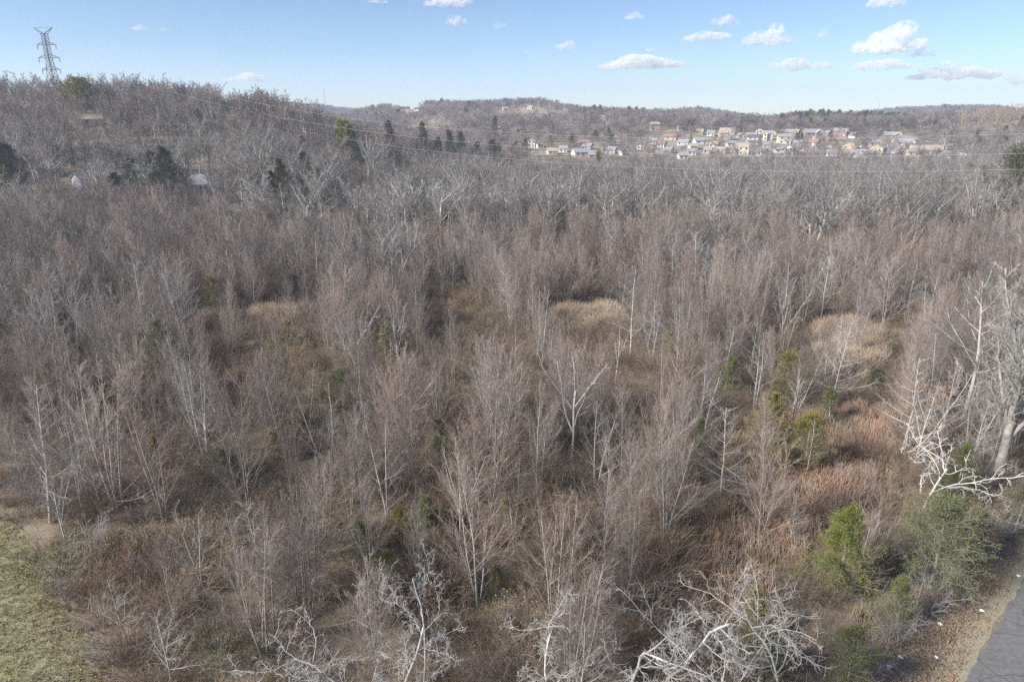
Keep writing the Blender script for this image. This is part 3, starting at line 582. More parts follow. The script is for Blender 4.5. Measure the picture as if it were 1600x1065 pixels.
HS = [
 (1178, 226, 19, 2, 'w_white', 'r_dark', 'white two storey house with a long dark porch roof', dict(porch=True)),
 (1224, 225, 20, 2, 'w_cream', 'r_grey', 'tall plain cream house under a flat looking grey roof', dict()),
 (1199, 219, 15, 2, 'w_cream', 'r_grey', 'grey roofed house with a white edged front gable beside the porch house', dict(wing=-1)),
 (1237, 217, 21, 2, 'w_red', 'r_grey', 'red brick house whose front gable has broad white edging above the plain cream house', dict(wing=1, chimney=True)),
 (1267, 218, 27, 2, 'w_red', 'r_grey', 'long red brick house with grey roof and a small gable at its end', dict(wing=1)),
 (1131, 219, 19, 2, 'w_tan', 'r_tan', 'tan house with a pale pointed front gable', dict(wing=1)),
 (1136, 210, 24, 1, 'w_cream', 'r_tan', 'broad beige house highest on the slope behind the tan gable', dict()),
 (1116, 231, 14, 1, 'w_tan', 'r_tan', 'low tan house with a pale pinkish roof below the tan gable', dict()),
 (1158, 217, 14, 1, 'w_tan', 'r_grey', 'small tan brick house with one gable facing the woods', dict(front=True)),
 (1172, 216, 13, 1, 'w_grey', 'r_grey', 'grey house tucked behind the white porch house', dict()),
 (1186, 214, 11, 2, 'w_white', 'r_dark', 'white gable peeping above the dark porch roof', dict(front=True)),
 (1068, 228, 19, 1, 'w_grey', 'r_grey', 'blue grey house at the edge of the estate', dict(chimney=True)),
 (1094, 225, 22, 1, 'w_white', 'r_grey', 'long low white house with a grey roof and chimney', dict(chimney=True)),
 (1158, 233, 18, 1, 'w_grey', 'r_grey', 'low slate blue house below the white porch house', dict()),
 (1162, 242, 17, 2, 'w_cream', 'r_tan', 'cream house half hidden by bare treetops below the slate blue house', dict()),
 (1234, 243, 14, 2, 'w_white', 'r_grey', 'white gabled house standing end on among bare trees', dict(front=True)),
 (1219, 239, 22, 1, 'w_white', 'r_grey', 'wide grey roofed bungalow next to the white gabled house', dict()),
 (1312, 215, 20, 2, 'w_red', 'r_grey', 'red brick house with white dormers below the dark conifers', dict(wing=1)),
 (1330, 216, 10, 1, 'w_white', 'r_grey', 'small white garage building beside the dormered brick house', dict(garage=True, windows=False)),
 (1268, 228, 22, 1, 'w_red', 'r_red', 'brick house with a dull red roof in front of the long brick house', dict()),
 (1306, 224, 28, 1, 'w_tan', 'r_red', 'low house under a long dull red roof', dict()),
 (1326, 233, 22, 1, 'w_tan', 'r_tan', 'sand coloured brick house with a plain gable end', dict(front=True)),
 (1346, 247, 34, 1, 'w_cream', 'r_grey', 'long low cream building with a wide grey roof', dict()),
 (1371, 244, 21, 2, 'w_tan', 'r_tan', 'tall tan brick gable joined to the long low building', dict(front=True)),
 (1392, 222, 24, 2, 'w_red', 'r_grey', 'lone red brick house with a white edged gable on the grass slope', dict(wing=1)),
 (1416, 228, 27, 1, 'w_grey', 'r_grey', 'grey house with a wide white edged gable right of the lone brick house', dict(wing=1)),
 (1392, 239, 24, 1, 'w_grey', 'r_grey', 'low grey house with open carport', dict(garage=True)),
 (1444, 241, 44, 1, 'w_cream', 'r_tan', 'very wide low house with a pale tan roof', dict()),
 (1504, 243, 17, 1, 'w_white', 'r_grey', 'bright white box shaped shed by the utility pole', dict(windows=False, gable=.5)),
 (1480, 247, 11, 1, 'w_white', 'r_grey', 'tiny white outbuilding below the utility pole', dict(windows=False)),
 (832, 231, 13, 2, 'w_white', 'r_grey', 'white gabled house in the valley bottom', dict(front=True)),
 (842, 231, 11, 1, 'w_white', 'r_grey', 'small white annex beside the valley bottom gable', dict()),
 (911, 228, 17, 1, 'w_cream', 'r_red', 'reddish roofed house behind the rounded green tree', dict()),
 (903, 232, 9, 1, 'w_white', 'r_red', 'little white gable in front of the reddish roof', dict(front=True)),
 (920, 234, 10, 1, 'w_white', 'r_grey', 'low white house beside the little white gable', dict()),
 (908, 244, 30, 1, 'w_white', 'r_grey', 'long white row building just over the treetops', dict()),
 (926, 248, 15, 1, 'w_red', 'r_grey', 'small red brick house beside the long white row building', dict()),
 (1001, 233, 13, 1, 'w_white', 'r_grey', 'white house with a broad low gable alone among trees', dict(front=True)),
 (1016, 240, 13, 1, 'w_tan', 'r_red', 'small house with a rusty red roof among pale brush', dict()),
 (1022, 204, 14, 2, 'w_tan', 'r_tan', 'tan house on the green knoll', dict()),
 (1065, 205, 15, 1, 'w_grey', 'r_grey', 'grey house at the end of the green knoll', dict()),
 (1048, 219, 20, 1, 'w_tan', 'r_red', 'tan and red house under the green knoll', dict()),
 (1045, 240, 12, 1, 'w_white', 'r_grey', 'white cottage at the foot of the estate', dict()),
 (1066, 249, 16, 1, 'w_white', 'r_grey', 'white cottage half covered by grey treetops', dict()),
 (870, 181, 18, 1, 'w_grey', 'r_grey', 'long grey ridge house below the crest', dict()),
 (886, 181, 12, 2, 'w_red', 'r_red', 'small red house beside the long grey ridge house', dict()),
 (829, 171, 8, 1, 'w_white', 'r_tan', 'small pale house on the bare crest', dict()),
 (789, 173, 8, 1, 'w_tan', 'r_tan', 'tan house at the start of the bare crest', dict()),
 (941, 187, 10, 1, 'w_tan', 'r_tan', 'tan house in the hillside woods', dict()),
 (632, 173, 17, 1, 'w_white', 'r_dark', 'dark roofed white house on the ridge field', dict()),
 (652, 174, 9, 1, 'w_white', 'r_dark', 'white box garage beside the ridge field house', dict(windows=False)),
 (780, 210, 7, 2, 'w_white', 'r_grey', 'single white gable in the mid slope woods', dict(front=True)),
 (633, 262, 17, 1, 'w_white', 'r_grey', 'white edged gable hidden behind the olive evergreen', dict(front=True)),
 (30, 176, 36, 1, 'w_tan', 'r_red', 'long brown roofed house on the hilltop near the pylon', dict()),
 (178, 285, 58, 1, 'w_grey', 'r_grey', 'large pale house with broad grey roof behind dark trees', dict(grp='houses behind the trees')),
 (224, 288, 28, 1, 'w_white', 'r_grey', 'white low house beside the large grey roof', dict(grp='houses behind the trees')),
 (292, 301, 60, 1, 'w_white', 'r_grey', 'long white low building among grey trunks', dict(grp='houses behind the trees')),
 (84, 274, 20, 1, 'w_grey', 'r_grey', 'pale grey shed behind trunks near the dark evergreen', dict(grp='houses behind the trees')),
 (128, 292, 12, 1, 'w_white', 'r_grey', 'small white shed in front of the large pale house', dict(grp='houses behind the trees', windows=False)),
 (143, 196, 28, 1, 'w_tan', 'r_tan', 'pale tan roofed house on the wooded slope', dict(grp='houses behind the trees')),
]
HS += [(1020, 226, 12, 1, 'w_cream', 'r_grey', 'small cream house at the wooded left end of the estate', {}), (1034, 231, 12, 1, 'w_white', 'r_red', 'white house with a faded red roof at the wooded left end', {}), (1082, 234, 13, 1, 'w_cream', 'r_tan', 'cream bungalow below the long low white house', {}), (1080, 243, 14, 1, 'w_white', 'r_grey', 'white bungalow at the tree line under the cream bungalow', {}), (1106, 240, 13, 1, 'w_tan', 'r_grey', 'tan bungalow at the tree line under the pinkish roof', {}), (1128, 240, 15, 1, 'w_white', 'r_tan', 'white and tan bungalow in the middle of the tree line', {}), (1140, 229, 12, 1, 'w_cream', 'r_grey', 'cream house between the pinkish roof and the slate blue house', {}), (1198, 232, 13, 1, 'w_tan', 'r_grey', 'tan house below the white edged front gable', {}), (1190, 243, 13, 1, 'w_white', 'r_grey', 'white house end at the tree line left of the wide bungalow', {}), (1248, 229, 14, 1, 'w_grey', 'r_grey', 'grey house right of the tall cream house', {}), (1262, 240, 16, 1, 'w_cream', 'r_tan', 'cream house beside the white end on gable', {}), (1288, 237, 17, 1, 'w_tan', 'r_grey', 'tan house under the dull red long roof', {}), (1300, 245, 15, 1, 'w_white', 'r_grey', 'white house at the tree line below the sand brick gable', {}), (1290, 213, 13, 1, 'w_grey', 'r_grey', 'grey roof peeping between the two big brick houses', {}), (1216, 211, 12, 1, 'w_tan', 'r_red', 'small tan house uphill of the cream house', {}), (1110, 213, 12, 1, 'w_white', 'r_grey', 'small white house uphill at the estate end', {}), (1094, 211, 11, 1, 'w_tan', 'r_tan', 'tiny tan house near the knoll end', {}), (1424, 243, 18, 1, 'w_tan', 'r_grey', 'tan bungalow left of the very wide low house', {}), (1366, 229, 16, 1, 'w_grey', 'r_grey', 'grey roofed garage row along the estate street', {}), (880, 238, 14, 1, 'w_white', 'r_grey', 'white bungalow in the valley bottom by the round tree', {}), (955, 240, 16, 1, 'w_white', 'r_grey', 'white bungalow right of the small red brick house', {}), (975, 243, 14, 1, 'w_cream', 'r_grey', 'cream bungalow by the slim utility pole', {}), (862, 242, 16, 1, 'w_cream', 'r_tan', 'cream shed just above the treetops on the valley left', {}), (1030, 246, 14, 1, 'w_tan', 'r_grey', 'tan cottage at the treetops below the rusty roof', {})]
HPOS = []
for i, (px, py, wpx, st, wa, ro, lab, kw) in enumerate(HS):
    t = house(px, py, wpx, st, wa, ro, lab, yaw=((i * 37) % 50) - 25, **kw); HPOS.append((t.location.x, t.location.y, wpx))
def car(px, py, m, label, rz):
    x, y, z = at(px, py); t = thing('parked_car', label, 'car', (x, y, z + .55), rz, 1, 'cars on the estate street')
    b = MB(); b.box((0, 0, .62), (4.5, 1.8, .62)); b.box((-.2, 0, 1.15), (2.3, 1.6, .5)); link('body', b.mesh('car_body', [M[m]]), t)
    w = MB(); w.bar((0, -.1, 0), (0, .1, 0), .33, sides=10); wm = w.mesh('car_wheel', [M['rubber']])
    for sx in (-1.4, 1.4):
        for sy in (-.85, .85): link('wheel', wm, t, (sx, sy, .33))
    g = MB(); g.box((-.2, 0, 1.17), (2.34, 1.62, .34)); link('window', g.mesh('car_window', [M['glass']]), t)
car(1355, 219, 'car_b', 'blue car parked on the estate street', 1.2); car(1348, 232, 'car_w', 'white car parked by the sand coloured gable', .4)

# ------------------------------------------------------------------ pylon, wires, poles
PY = 340.0; PX_ = xat(93, PY); PZ = float(H(PX_, PY)); top = zat(43, PY)
pyl = thing('transmission_pylon', 'steel lattice electricity pylon rising above the hilltop trees', 'pylon', (PX_, PY, PZ), R(-8))
hh = top - PZ
def hw(z):
    f = z / hh; return 2.9 - (2.9 - .95) * min(1, f / .62) if f < .62 else .95
lev = [0, .12, .23, .33, .42, .50, .57, .63, .69, .75, .81, .87, .93]
for sx in (-1, 1):
    for sy in (-1, 1):
        m = MB()
        for a, b in zip(lev[:-1], lev[1:]): m.bar((sx * hw(a * hh), sy * hw(a * hh), a * hh), (sx * hw(b * hh), sy * hw(b * hh), b * hh), .14)
        link('leg', m.mesh('pylon_leg', [M['steel']]), pyl)
for f in range(4):
    m = MB(); c = [(-1, -1), (1, -1), (1, 1), (-1, 1)]; p, q = c[f], c[(f + 1) % 4]
    for a, b in zip(lev[:-1], lev[1:]):
        wa, wb = hw(a * hh), hw(b * hh); A = (p[0] * wa, p[1] * wa, a * hh); B = (q[0] * wb, q[1] * wb, b * hh); C = (q[0] * wa, q[1] * wa, a * hh); D = (p[0] * wb, p[1] * wb, b * hh)
        m.bar(A, B, .075); m.bar(C, D, .075); m.bar(D, B, .065)
    link('lattice_brace', m.mesh('pylon_brace', [M['steel']]), pyl)
armz = [.505, .645, .80]; arml = [4.6, 5.3, 4.7]
ins = MB(); ins.bar((0, 0, 0), (0, 0, -1.9), .16, sides=6); insm = ins.mesh('insulator', [M['insul']])
for az_, al in zip(armz, arml):
    for s in (-1, 1):
        m = MB(); z0 = az_ * hh; tip = (s * al, 0, z0)
        for yy in (-1.1, 1.1): m.bar((s * .95, yy * .85, z0), tip, .11); m.bar((s * .95, yy * .85, z0 + 1.5), tip, .09)
        m.bar((s * 2.6, .6, z0), (s * 2.6, -.6, z0), .05); m.bar((s * 2.6, .6, z0), (s * 2.6, .6, z0 + .9), .05)
        a_ = link('crossarm', m.mesh('pylon_crossarm', [M['steel']]), pyl); link('insulator', insm, a_, tip)
for s in (-1, 1):
    m = MB(); 
    for yy in (-1, 1): m.bar((s * 1.1, yy, .93 * hh), (s * 4.8, 0, hh), .14); m.bar((s * .4, yy * .4, .93 * hh), (s * 4.8, 0, hh), .07)
    link('earth_wire_peak', m.mesh('pylon_peak', [M['steel']]), pyl)
m = MB(); m.bar((-4.8, 0, hh), (4.8, 0, hh), .06); link('top_tie', m.mesh('pylon_tie', [M['steel']]), pyl)

W0 = np.array((PX_, PY)); W1 = np.array((190.0, 105.0))
def wire(pxs, label, off, r=.026):
    dv = (W1 - W0) / np.linalg.norm(W1 - W0); nv = np.array((dv[1], -dv[0])); o0 = W0 + nv * off; pts = []
    for px, py in pxs:
        d = ray(px, py); k = (nv @ o0) / (nv @ d[:2]); pts.append((d[0] * k, d[1] * k, CAM_Z + d[2] * k))
    pts = np.array(pts); s = pts[:, :2] @ dv; cf = np.polyfit(s, pts[:, 2], 3 if len(pts) > 4 else 2)
    s0, s1 = s.min(), s.max() + 12; ss = np.linspace(s0, s1, 60); base = o0 - dv * (o0 @ dv)
    P = np.stack([base[0] + dv[0] * ss, base[1] + dv[1] * ss, np.polyval(cf, ss)], 1)
    V, T = tubes(P[None], np.full((1, 60), r), 5)
    o = link('power_line', mesh_np('power_line', V, T, [M['wire']])); tag(o, label, 'power line', 'wires of the transmission line')
wire([(180, 130), (233, 147), (307, 168), (367, 183), (523, 215), (675, 236), (766, 246), (999, 261), (1200, 267), (1337, 268), (1600, 265)], 'lowest transmission wire sagging right across the picture', -5)
wire([(243, 137), (333, 160), (520, 199), (699, 219), (867, 232), (1070, 242), (1337, 245), (1600, 239)], 'middle transmission wire sagging above the estate roofs', 0)
wire([(317, 143), (383, 155), (530, 182), (631, 196), (732, 204), (985, 216), (1203, 213.5), (1537, 212)], 'topmost transmission wire passing in front of the far hills', 5, .022)
def upole(px, py, tpy, label, arm=True, r=.18):
    x, y, z = at(px, py); h = zat(tpy, y) - z; t = thing('utility_pole' if arm else 'radio_mast', label, 'pole' if arm else 'mast', (x, y, z))
    m = MB(); m.bar((0, 0, -.3), (0, 0, h), r, sides=6); link('pole_shaft' if arm else 'mast_shaft', m.mesh('shaft', [M['pole']]), t)
    if arm:
        m = MB(); m.box((0, 0, h - .6), (4.2, .25, .25)); link('crossarm', m.mesh('crossarm', [M['pole']]), t)
        m = MB(); m.bar((0, 0, 0), (0, 0, .5), .1, sides=5); im = m.mesh('pole_insulator', [M['trim']])
        for q in (-1.8, 1.8): link('insulator', im, t, (q, 0, h - .5))
    else:
        m = MB()
        for k in range(3): m.box((0, 0, h * (.55 + .2 * k)), (1.1, 1.1, .6))
        link('antenna', m.mesh('antenna', [M['pole']]), t)
upole(1476, 246, 225, 'pale wooden utility pole with one crossarm by the white shed')
upole(985, 237, 222, 'slim utility pole among valley bottom trees')
upole(1372, 178, 161, 'thin mast on the far red brown ridge', False, .9)
upole(509, 176, 138, 'very thin radio mast beyond the ridge field', False, .5)

# ------------------------------------------------------------------ trees that can be told apart
TAKEN = []
rnd = random.Random(7)
def put(name, proto, x, y, h, label, cat='tree', group=None, sx=1.0, rz=None, base=10.0, z=None, tilt=None):
    z = float(H(x, y)) if z is None else z
    s = h / base; t = thing(name, label, cat, (x, y, z), rnd.uniform(0, 6.28) if rz is None else rz, (s * sx, s * sx, s), group)
    if tilt: t.rotation_euler = (tilt[0], tilt[1], t.rotation_euler[2])
    if isinstance(proto, tuple):
        link('trunk', proto[0], t); link('crown', proto[1], t)
    else: link('branches', proto, t)
    TAKEN.append((x, y)); return t
def hand(name, proto, bx, by, ty, label, group, sx=1.0, **kw):
    x, y, z = at(bx, by); h = max(1.0, zat(ty, y) - z); return put(name, proto, x, y, h, label, group=group, sx=sx, **kw)
G_S, G_P, G_W, G_C = 'young bare trees of the thicket', 'pale spreading bare trees', 'white barked crooked trees', 'evergreen cedars'
# crooked white trees along the lower edge
hand('white_tree', WHITE[5], 1441, 800, 664, 'crooked white tree with wide spreading limbs above the bright cedars by the road', G_W, 1.0, rz=.6)
hand('white_tree', WHITE[1], 1026, 1110, 838, 'tall white trunked tree with a broken looking open top', G_W, .95, rz=2.1)
hand('white_tree', WHITE[2], 968, 1120, 925, 'crooked white tree with drooping arms beside the tall white trunk', G_W, 1.2, rz=1.0)
hand('white_tree', WHITE[3], 1215, 1130, 880, 'big white barked tree with long tangled limbs over dark cedars', G_W, .9, rz=4.0)
hand('white_tree', WHITE[4], 1110, 1170, 985, 'low white limbs reaching sideways from below the big tangled tree', G_W, 1.6, rz=2.6)
hand('white_tree', WHITE[0], 655, 1120, 915, 'white crooked tree with a forked top near the rust brush', G_W, 1.1, rz=3.3)
hand('white_tree', WHITE[2], 575, 1180, 985, 'small white crooked tree beside the forked white top', G_W, 1.2, rz=5.2)
hand('white_tree', WHITE[3], 500, 1190, 995, 'white twiggy treetop crowded against grey saplings at the lower edge', G_W, 1.1, rz=.2)
hand('white_tree', WHITE[1], 830, 1210, 1025, 'white twiggy treetop alone at the lower edge of the thicket', G_W, 1.3, rz=4.4)
# road side giants
hand('big_tree', BIG, 1556, 742, 392, 'massive old grey tree with upright fan of limbs beside the road', None, 1.12, rz=.9)
hand('wide_tree', WIDE, 1502, 668, 405, 'tall straight grey tree with long level limbs beside the massive old tree', None, 1.0, rz=2.2)
hand('leafy_oak', OAK, 1440, 690, 592, 'young oak still holding rusty orange leaves', None, 1.5)
hand('leafy_oak', OAK, 1478, 640, 545, 'slender oak with sparse orange leaves behind the straight grey tree', None, .8)
hand('leafy_oak', OAK, 1520, 640, 520, 'sapling oak with a few orange leaves against the massive tree', None, .6)
# pale forked and fan shaped trees
hand('forked_tree', FORK[0], 893, 716, 532, 'pale white tree forking into three long bare limbs', G_P, 1.05, rz=.7)
hand('forked_tree', FORK[1], 768, 690, 560, 'slim pale forked tree left of the three limbed white tree', G_P, .9)
hand('forked_tree', FORK[2], 812, 680, 560, 'pale forked tree between the slim fork and the three limbed one', G_P, .9)
hand('forked_tree', FORK[1], 556, 600, 472, 'pale tree with one long raised limb behind the dark cedar bush', G_P, 1.0, rz=3.0)
hand('forked_tree', FORK[0], 962, 600, 503, 'short pale forked tree below the bright tan grass patch', G_P, 1.0, rz=2.4)
hand('forked_tree', FORK[2], 718, 850, 700, 'tall pale forked tree rising from a clump of grey saplings', G_P, .9)
GL = [(1198, 500, 416, 0, 1.2, 'silver fan shaped tree with sweeping lower branches'), (1283, 500, 398, 1, .95, 'upright silver tree behind the pale tan grass'),
 (1337, 528, 458, 2, .9, 'small pale sapling standing in the pale tan grass'), (1240, 470, 405, 3, .9, 'pale tree half behind the silver fan tree'),
 (732, 432, 366, 4, 1.3, 'pale broom shaped tree in the centre of the thicket'), (651, 530, 466, 3, 1.3, 'grey tree with flat layers of level branches'),
 (972, 480, 410, 0, 1.0, 'rounded pale tree just behind the bright tan grass'), (800, 440, 370, 1, 1.2, 'second pale broom shaped tree with several leaning limbs'),
 (80, 555, 470, 0, 1.4, 'low pale fan of branches beside the dark pointed cedar'), (487, 640, 570, 3, 1.2, 'low white branched tree beside the ochre grass'),
 (520, 700, 640, 0, 1.2, 'white branched bush like tree beside a dark cedar'), (1287, 622, 538, 4, 1.1, 'dense grey dome shaped tree in front of the pale tan grass'),
 (1172, 592, 498, 1, 1.0, 'slim grey tree left of the yellow topped cedar'), (1125, 786, 640, 3, 1.1, 'dense dark grey tree at the corner of the rust grass'),
 (1258, 752, 655, 1, .85, 'small bare tree standing alone in the rust grass'), (1233, 860, 765, 1, .8, 'thin bare tree at the edge of the rust grass'),
 (200, 1010, 905, 0, 1.25, 'small pale tree with a flat top beside the lawn'), (273, 1085, 945, 4, 1.0, 'white stemmed little tree near the lawn corner'),
 (367, 860, 785, 0, 1.2, 'pale leaning shrub tree among yellow leaves'), (107, 955, 900, 4, 1.6, 'pale fallen looking branches at the lawn edge'),
 (600, 380, 318, 4, 1.2, 'pale tree in front of the dark evergreens'), (345, 420, 362, 1, 1.2, 'pale tree with white upper branches by the dark hedge'),
 (425, 440, 385, 2, 1.2, 'pale two stemmed tree in the left of the thicket'), (580, 440, 375, 4, 1.1, 'pale crooked tree beside reddish saplings'),
 (1130, 470, 400, 2, 1.1, 'pale two stemmed tree near the grass strip'), (40, 770, 640, 1, .6, 'slender white stem leaning near the lawn'),
 (1235, 690, 585, 1, .8, 'slim grey tree behind the olive cedar pair'), (930, 770, 620, 2, 1.0, 'grey two stemmed tree behind the rust brush'),
 (1095, 695, 555, 2, .8, 'pale slender tree at the far corner of the rust grass')]
for bx, by, ty, k, sx, lab in GL: hand('grey_tree', GREY[k], bx, by, ty, lab, G_P, sx)
SL = [(257, 812, 590, 1, 1.0, 'three white stemmed sapling clump nearest the brambles'), (185, 795, 560, 2, 1.1, 'dark trunked sapling clump left of the white stemmed clump'),
 (388, 806, 575, 4, 1.1, 'grey sapling clump with yellow leaves at its foot'), (105, 700, 540, 5, 1.1, 'broad dark sapling clump near the left edge'),
 (413, 1032, 800, 2, 1.0, 'many stemmed grey clump at the lower left of the thicket'), (478, 1003, 770, 5, 1.1, 'widest many stemmed clump in front of the olive bushes'),
 (746, 946, 700, 4, 1.15, 'large many stemmed silver grey tree in the lower middle'), (866, 993, 735, 7, 1.0, 'pinkish many stemmed tree right of the silver grey one'),
 (945, 905, 690, 1, 1.0, 'slim pink tipped clump left of the tall white trunk'), (1038, 850, 660, 2, 1.0, 'narrow grey clump behind the tall white trunk'),
 (579, 915, 745, 3, .9, 'single stemmed sapling beside the yellow green cedar'), (645, 782, 610, 0, .9, 'two stemmed sapling behind the yellow green cedar'),
 (655, 672, 545, 5, 1.1, 'dense upright clump with dark trunks in the middle'), (763, 660, 520, 6, 1.0, 'twin stemmed sapling with pinkish haze in the middle'),
 (840, 538, 440, 7, 1.1, 'dark trunked fan of saplings in front of the olive weeds'), (207, 532, 415, 4, 1.2, 'broad fan of upright saplings above the olive cedars'),
 (297, 640, 500, 2, 1.1, 'tall fan of saplings right of the olive cedars'), (367, 550, 430, 6, 1.0, 'slim sapling beside the pale grass strip'),
 (462, 790, 640, 0, .9, 'slim twin sapling behind the olive bushes'), (1330, 926, 795, 5, .95, 'bare fan of stems in front of the bright cedar'),
 (1060, 760, 560, 7, .9, 'tall sapling clump beside the dark grey tree'), (120, 660, 470, 7, 1.0, 'pinkish sapling clump below the dark pointed cedar')]
for bx, by, ty, k, sx, lab in SL: hand('bare_sapling', SAP[k], bx, by, ty, lab, G_S, sx)
CL = [(1452, 925, 778, 'B0', 1.25, 'bright green spreading cedar by the road verge'), (1310, 920, 790, 'B1', 1.3, 'yellow green spreading cedar behind the bare fan of stems'),
 (1398, 985, 900, 'B1', 1.0, 'bright green cedar at the foot of the verge'), (1518, 872, 795, 'C2', 1.2, 'dark green cedar between verge and massive tree'),
 (1582, 835, 760, 'C2', 1.4, 'dark green cedar at the edge of the road bend'), (1485, 790, 700, 'C0', 1.3, 'dark cedar behind the crooked white tree'),
 (1320, 1100, 985, 'C2', 1.1, 'dark green cedar under the tangled white limbs'), (1170, 1010, 920, 'C3', 1.4, 'olive cedar with bare twigs in front of it'),
 (1228, 630, 548, 'C1', 1.15, 'olive cedar with a yellow top by the dome shaped tree'), (1293, 668, 610, 'C0', 1.2, 'small olive cedar behind the rust grass'),
 (1367, 612, 575, 'C2', 1.5, 'round dark cedar at the end of the pale tan grass'), (1130, 625, 555, 'C0', 1.0, 'dark narrow cedar behind the pale slender tree'),
 (1197, 700, 612, 'C3', 1.6, 'broad yellow olive cedar at the head of the rust grass'), (1255, 740, 650, 'C1', 1.5, 'olive cedar behind the lone tree in the rust grass'),
 (1205, 752, 685, 'C3', 1.5, 'low olive cedar in front of the broad yellow one'), (1085, 720, 655, 'C0', .8, 'thin dark cedar beside the sapling clump at the grass edge'),
 (1430, 478, 430, 'C0', 1.2, 'dark cedar behind the tips of the straight grey tree'), (1412, 520, 482, 'C1', 1.2, 'olive cedar at the back of the pale tan grass'),
 (1086, 482, 455, 'C2', 1.1, 'small dark cedar left of the silver fan tree'), (1140, 410, 375, 'C1', 1.2, 'olive cedar behind the silver fan tree'), (1306, 395, 365, 'C0', .9, 'narrow dark cedar below the great pale spreading tree'),
 (117, 560, 490, 'C0', 1.0, 'dark pointed cedar in the left thicket'), (222, 580, 512, 'C1', 1.1, 'left one of the olive cedar pair'), (260, 590, 502, 'C3', .95, 'right and taller one of the olive cedar pair'),
 (140, 620, 570, 'C2', 1.1, 'low dark cedar in front of the dark pointed one'), (335, 500, 432, 'C1', .8, 'narrow olive cedar by the pale grass strip'), (5, 560, 500, 'C2', 1.4, 'dark green bush cedar at the left edge'),
 (462, 470, 430, 'C1', 1.0, 'small olive cedar in the left centre'), (537, 645, 575, 'C2', 1.2, 'dark cedar bush in front of the raised limb tree'), (478, 690, 650, 'C2', 1.7, 'low dark cedar bush beside the white branched trees'),
 (428, 725, 668, 'C3', 1.0, 'olive cedar leaning over the dark brush'), (664, 850, 775, 'B1', 1.2, 'yellow green cedar in the middle of the thicket'), (628, 850, 790, 'C3', 1.2, 'olive half of the yellow green cedar group'),
 (564, 880, 815, 'C2', 1.2, 'green cedar behind the single stemmed sapling'), (505, 850, 790, 'B0', 1.0, 'bright olive bush behind the widest clump'), (470, 850, 795, 'C3', 1.2, 'brownish olive cedar bush behind the widest clump'),
 (728, 925, 872, 'C1', 1.2, 'small olive cedar at the foot of the silver grey tree'), (790, 850, 780, 'C1', .8, 'thin olive cedar between the two many stemmed trees'), (945, 745, 682, 'C3', 1.1, 'olive cedar below the three limbed white tree'),
 (880, 372, 318, 'C2', 1.3, 'dark cedar in front of the pale creekside trees'), (1008, 360, 318, 'C2', 1.2, 'dark round cedar among the pale creekside trees'), (700, 372, 335, 'C0', .8, 'small olive cedar under the pale creekside trees'),
 (1180, 1075, 985, 'C2', 1.3, 'dark cedar behind the sideways white limbs')]
CL += [(60, 650, 578, 'C2', 1.2, 'dark cedar near the left edge below the pale fan of branches'), (178, 650, 590, 'C0', 1.0, 'dark cedar just in front of the olive cedar pair'), (300, 570, 508, 'C1', 1.0, 'olive cedar behind the tall fan of saplings'),
 (415, 668, 610, 'C2', 1.1, 'rounded dark cedar at the edge of the ochre grass'), (604, 570, 508, 'C3', 1.0, 'olive cedar beside the layered grey tree'), (690, 712, 652, 'C0', 1.0, 'narrow dark cedar beside the dense dark trunked clump'),
 (842, 694, 640, 'C2', 1.0, 'small dark cedar at the foot of the three limbed white tree'), (556, 782, 722, 'C1', 1.1, 'olive cedar behind the green cedar'), (350, 768, 705, 'C2', 1.2, 'dark cedar between the grey clump and the white stemmed clump'),
 (245, 732, 678, 'C3', 1.0, 'olive cedar behind the white stemmed clump'), (775, 935, 880, 'C3', 1.0, 'low olive cedar just past the silver grey tree'), (608, 925, 862, 'C2', 1.1, 'dark cedar in front of the yellow green cedar'),
 (882, 842, 788, 'C1', .9, 'olive cedar between the pinkish tree and the three limbed white tree'), (1012, 772, 712, 'C0', 1.0, 'dark cedar behind the narrow grey clump'), (40, 492, 432, 'C0', 1.1, 'dark cedar high in the left thicket'),
 (190, 490, 440, 'C2', 1.0, 'rounded dark cedar behind the broad fan of saplings'), (1042, 572, 515, 'C3', 1.0, 'olive cedar behind the short pale forked tree')]
CP = dict(B0=CEDARB[0], B1=CEDARB[1], C0=CEDAR[0], C1=CEDAR[1], C2=CEDAR[2], C3=CEDAR[3])
CEDXY = []
for bx, by, ty, k, sx, lab in CL: hand('cedar_tree', CP[k], bx, by, ty, lab, G_C, sx * (1.12 if by > 780 and bx > 1280 else 1.4 if bx < 700 else 1.22)); CEDXY.append(TAKEN[-1])
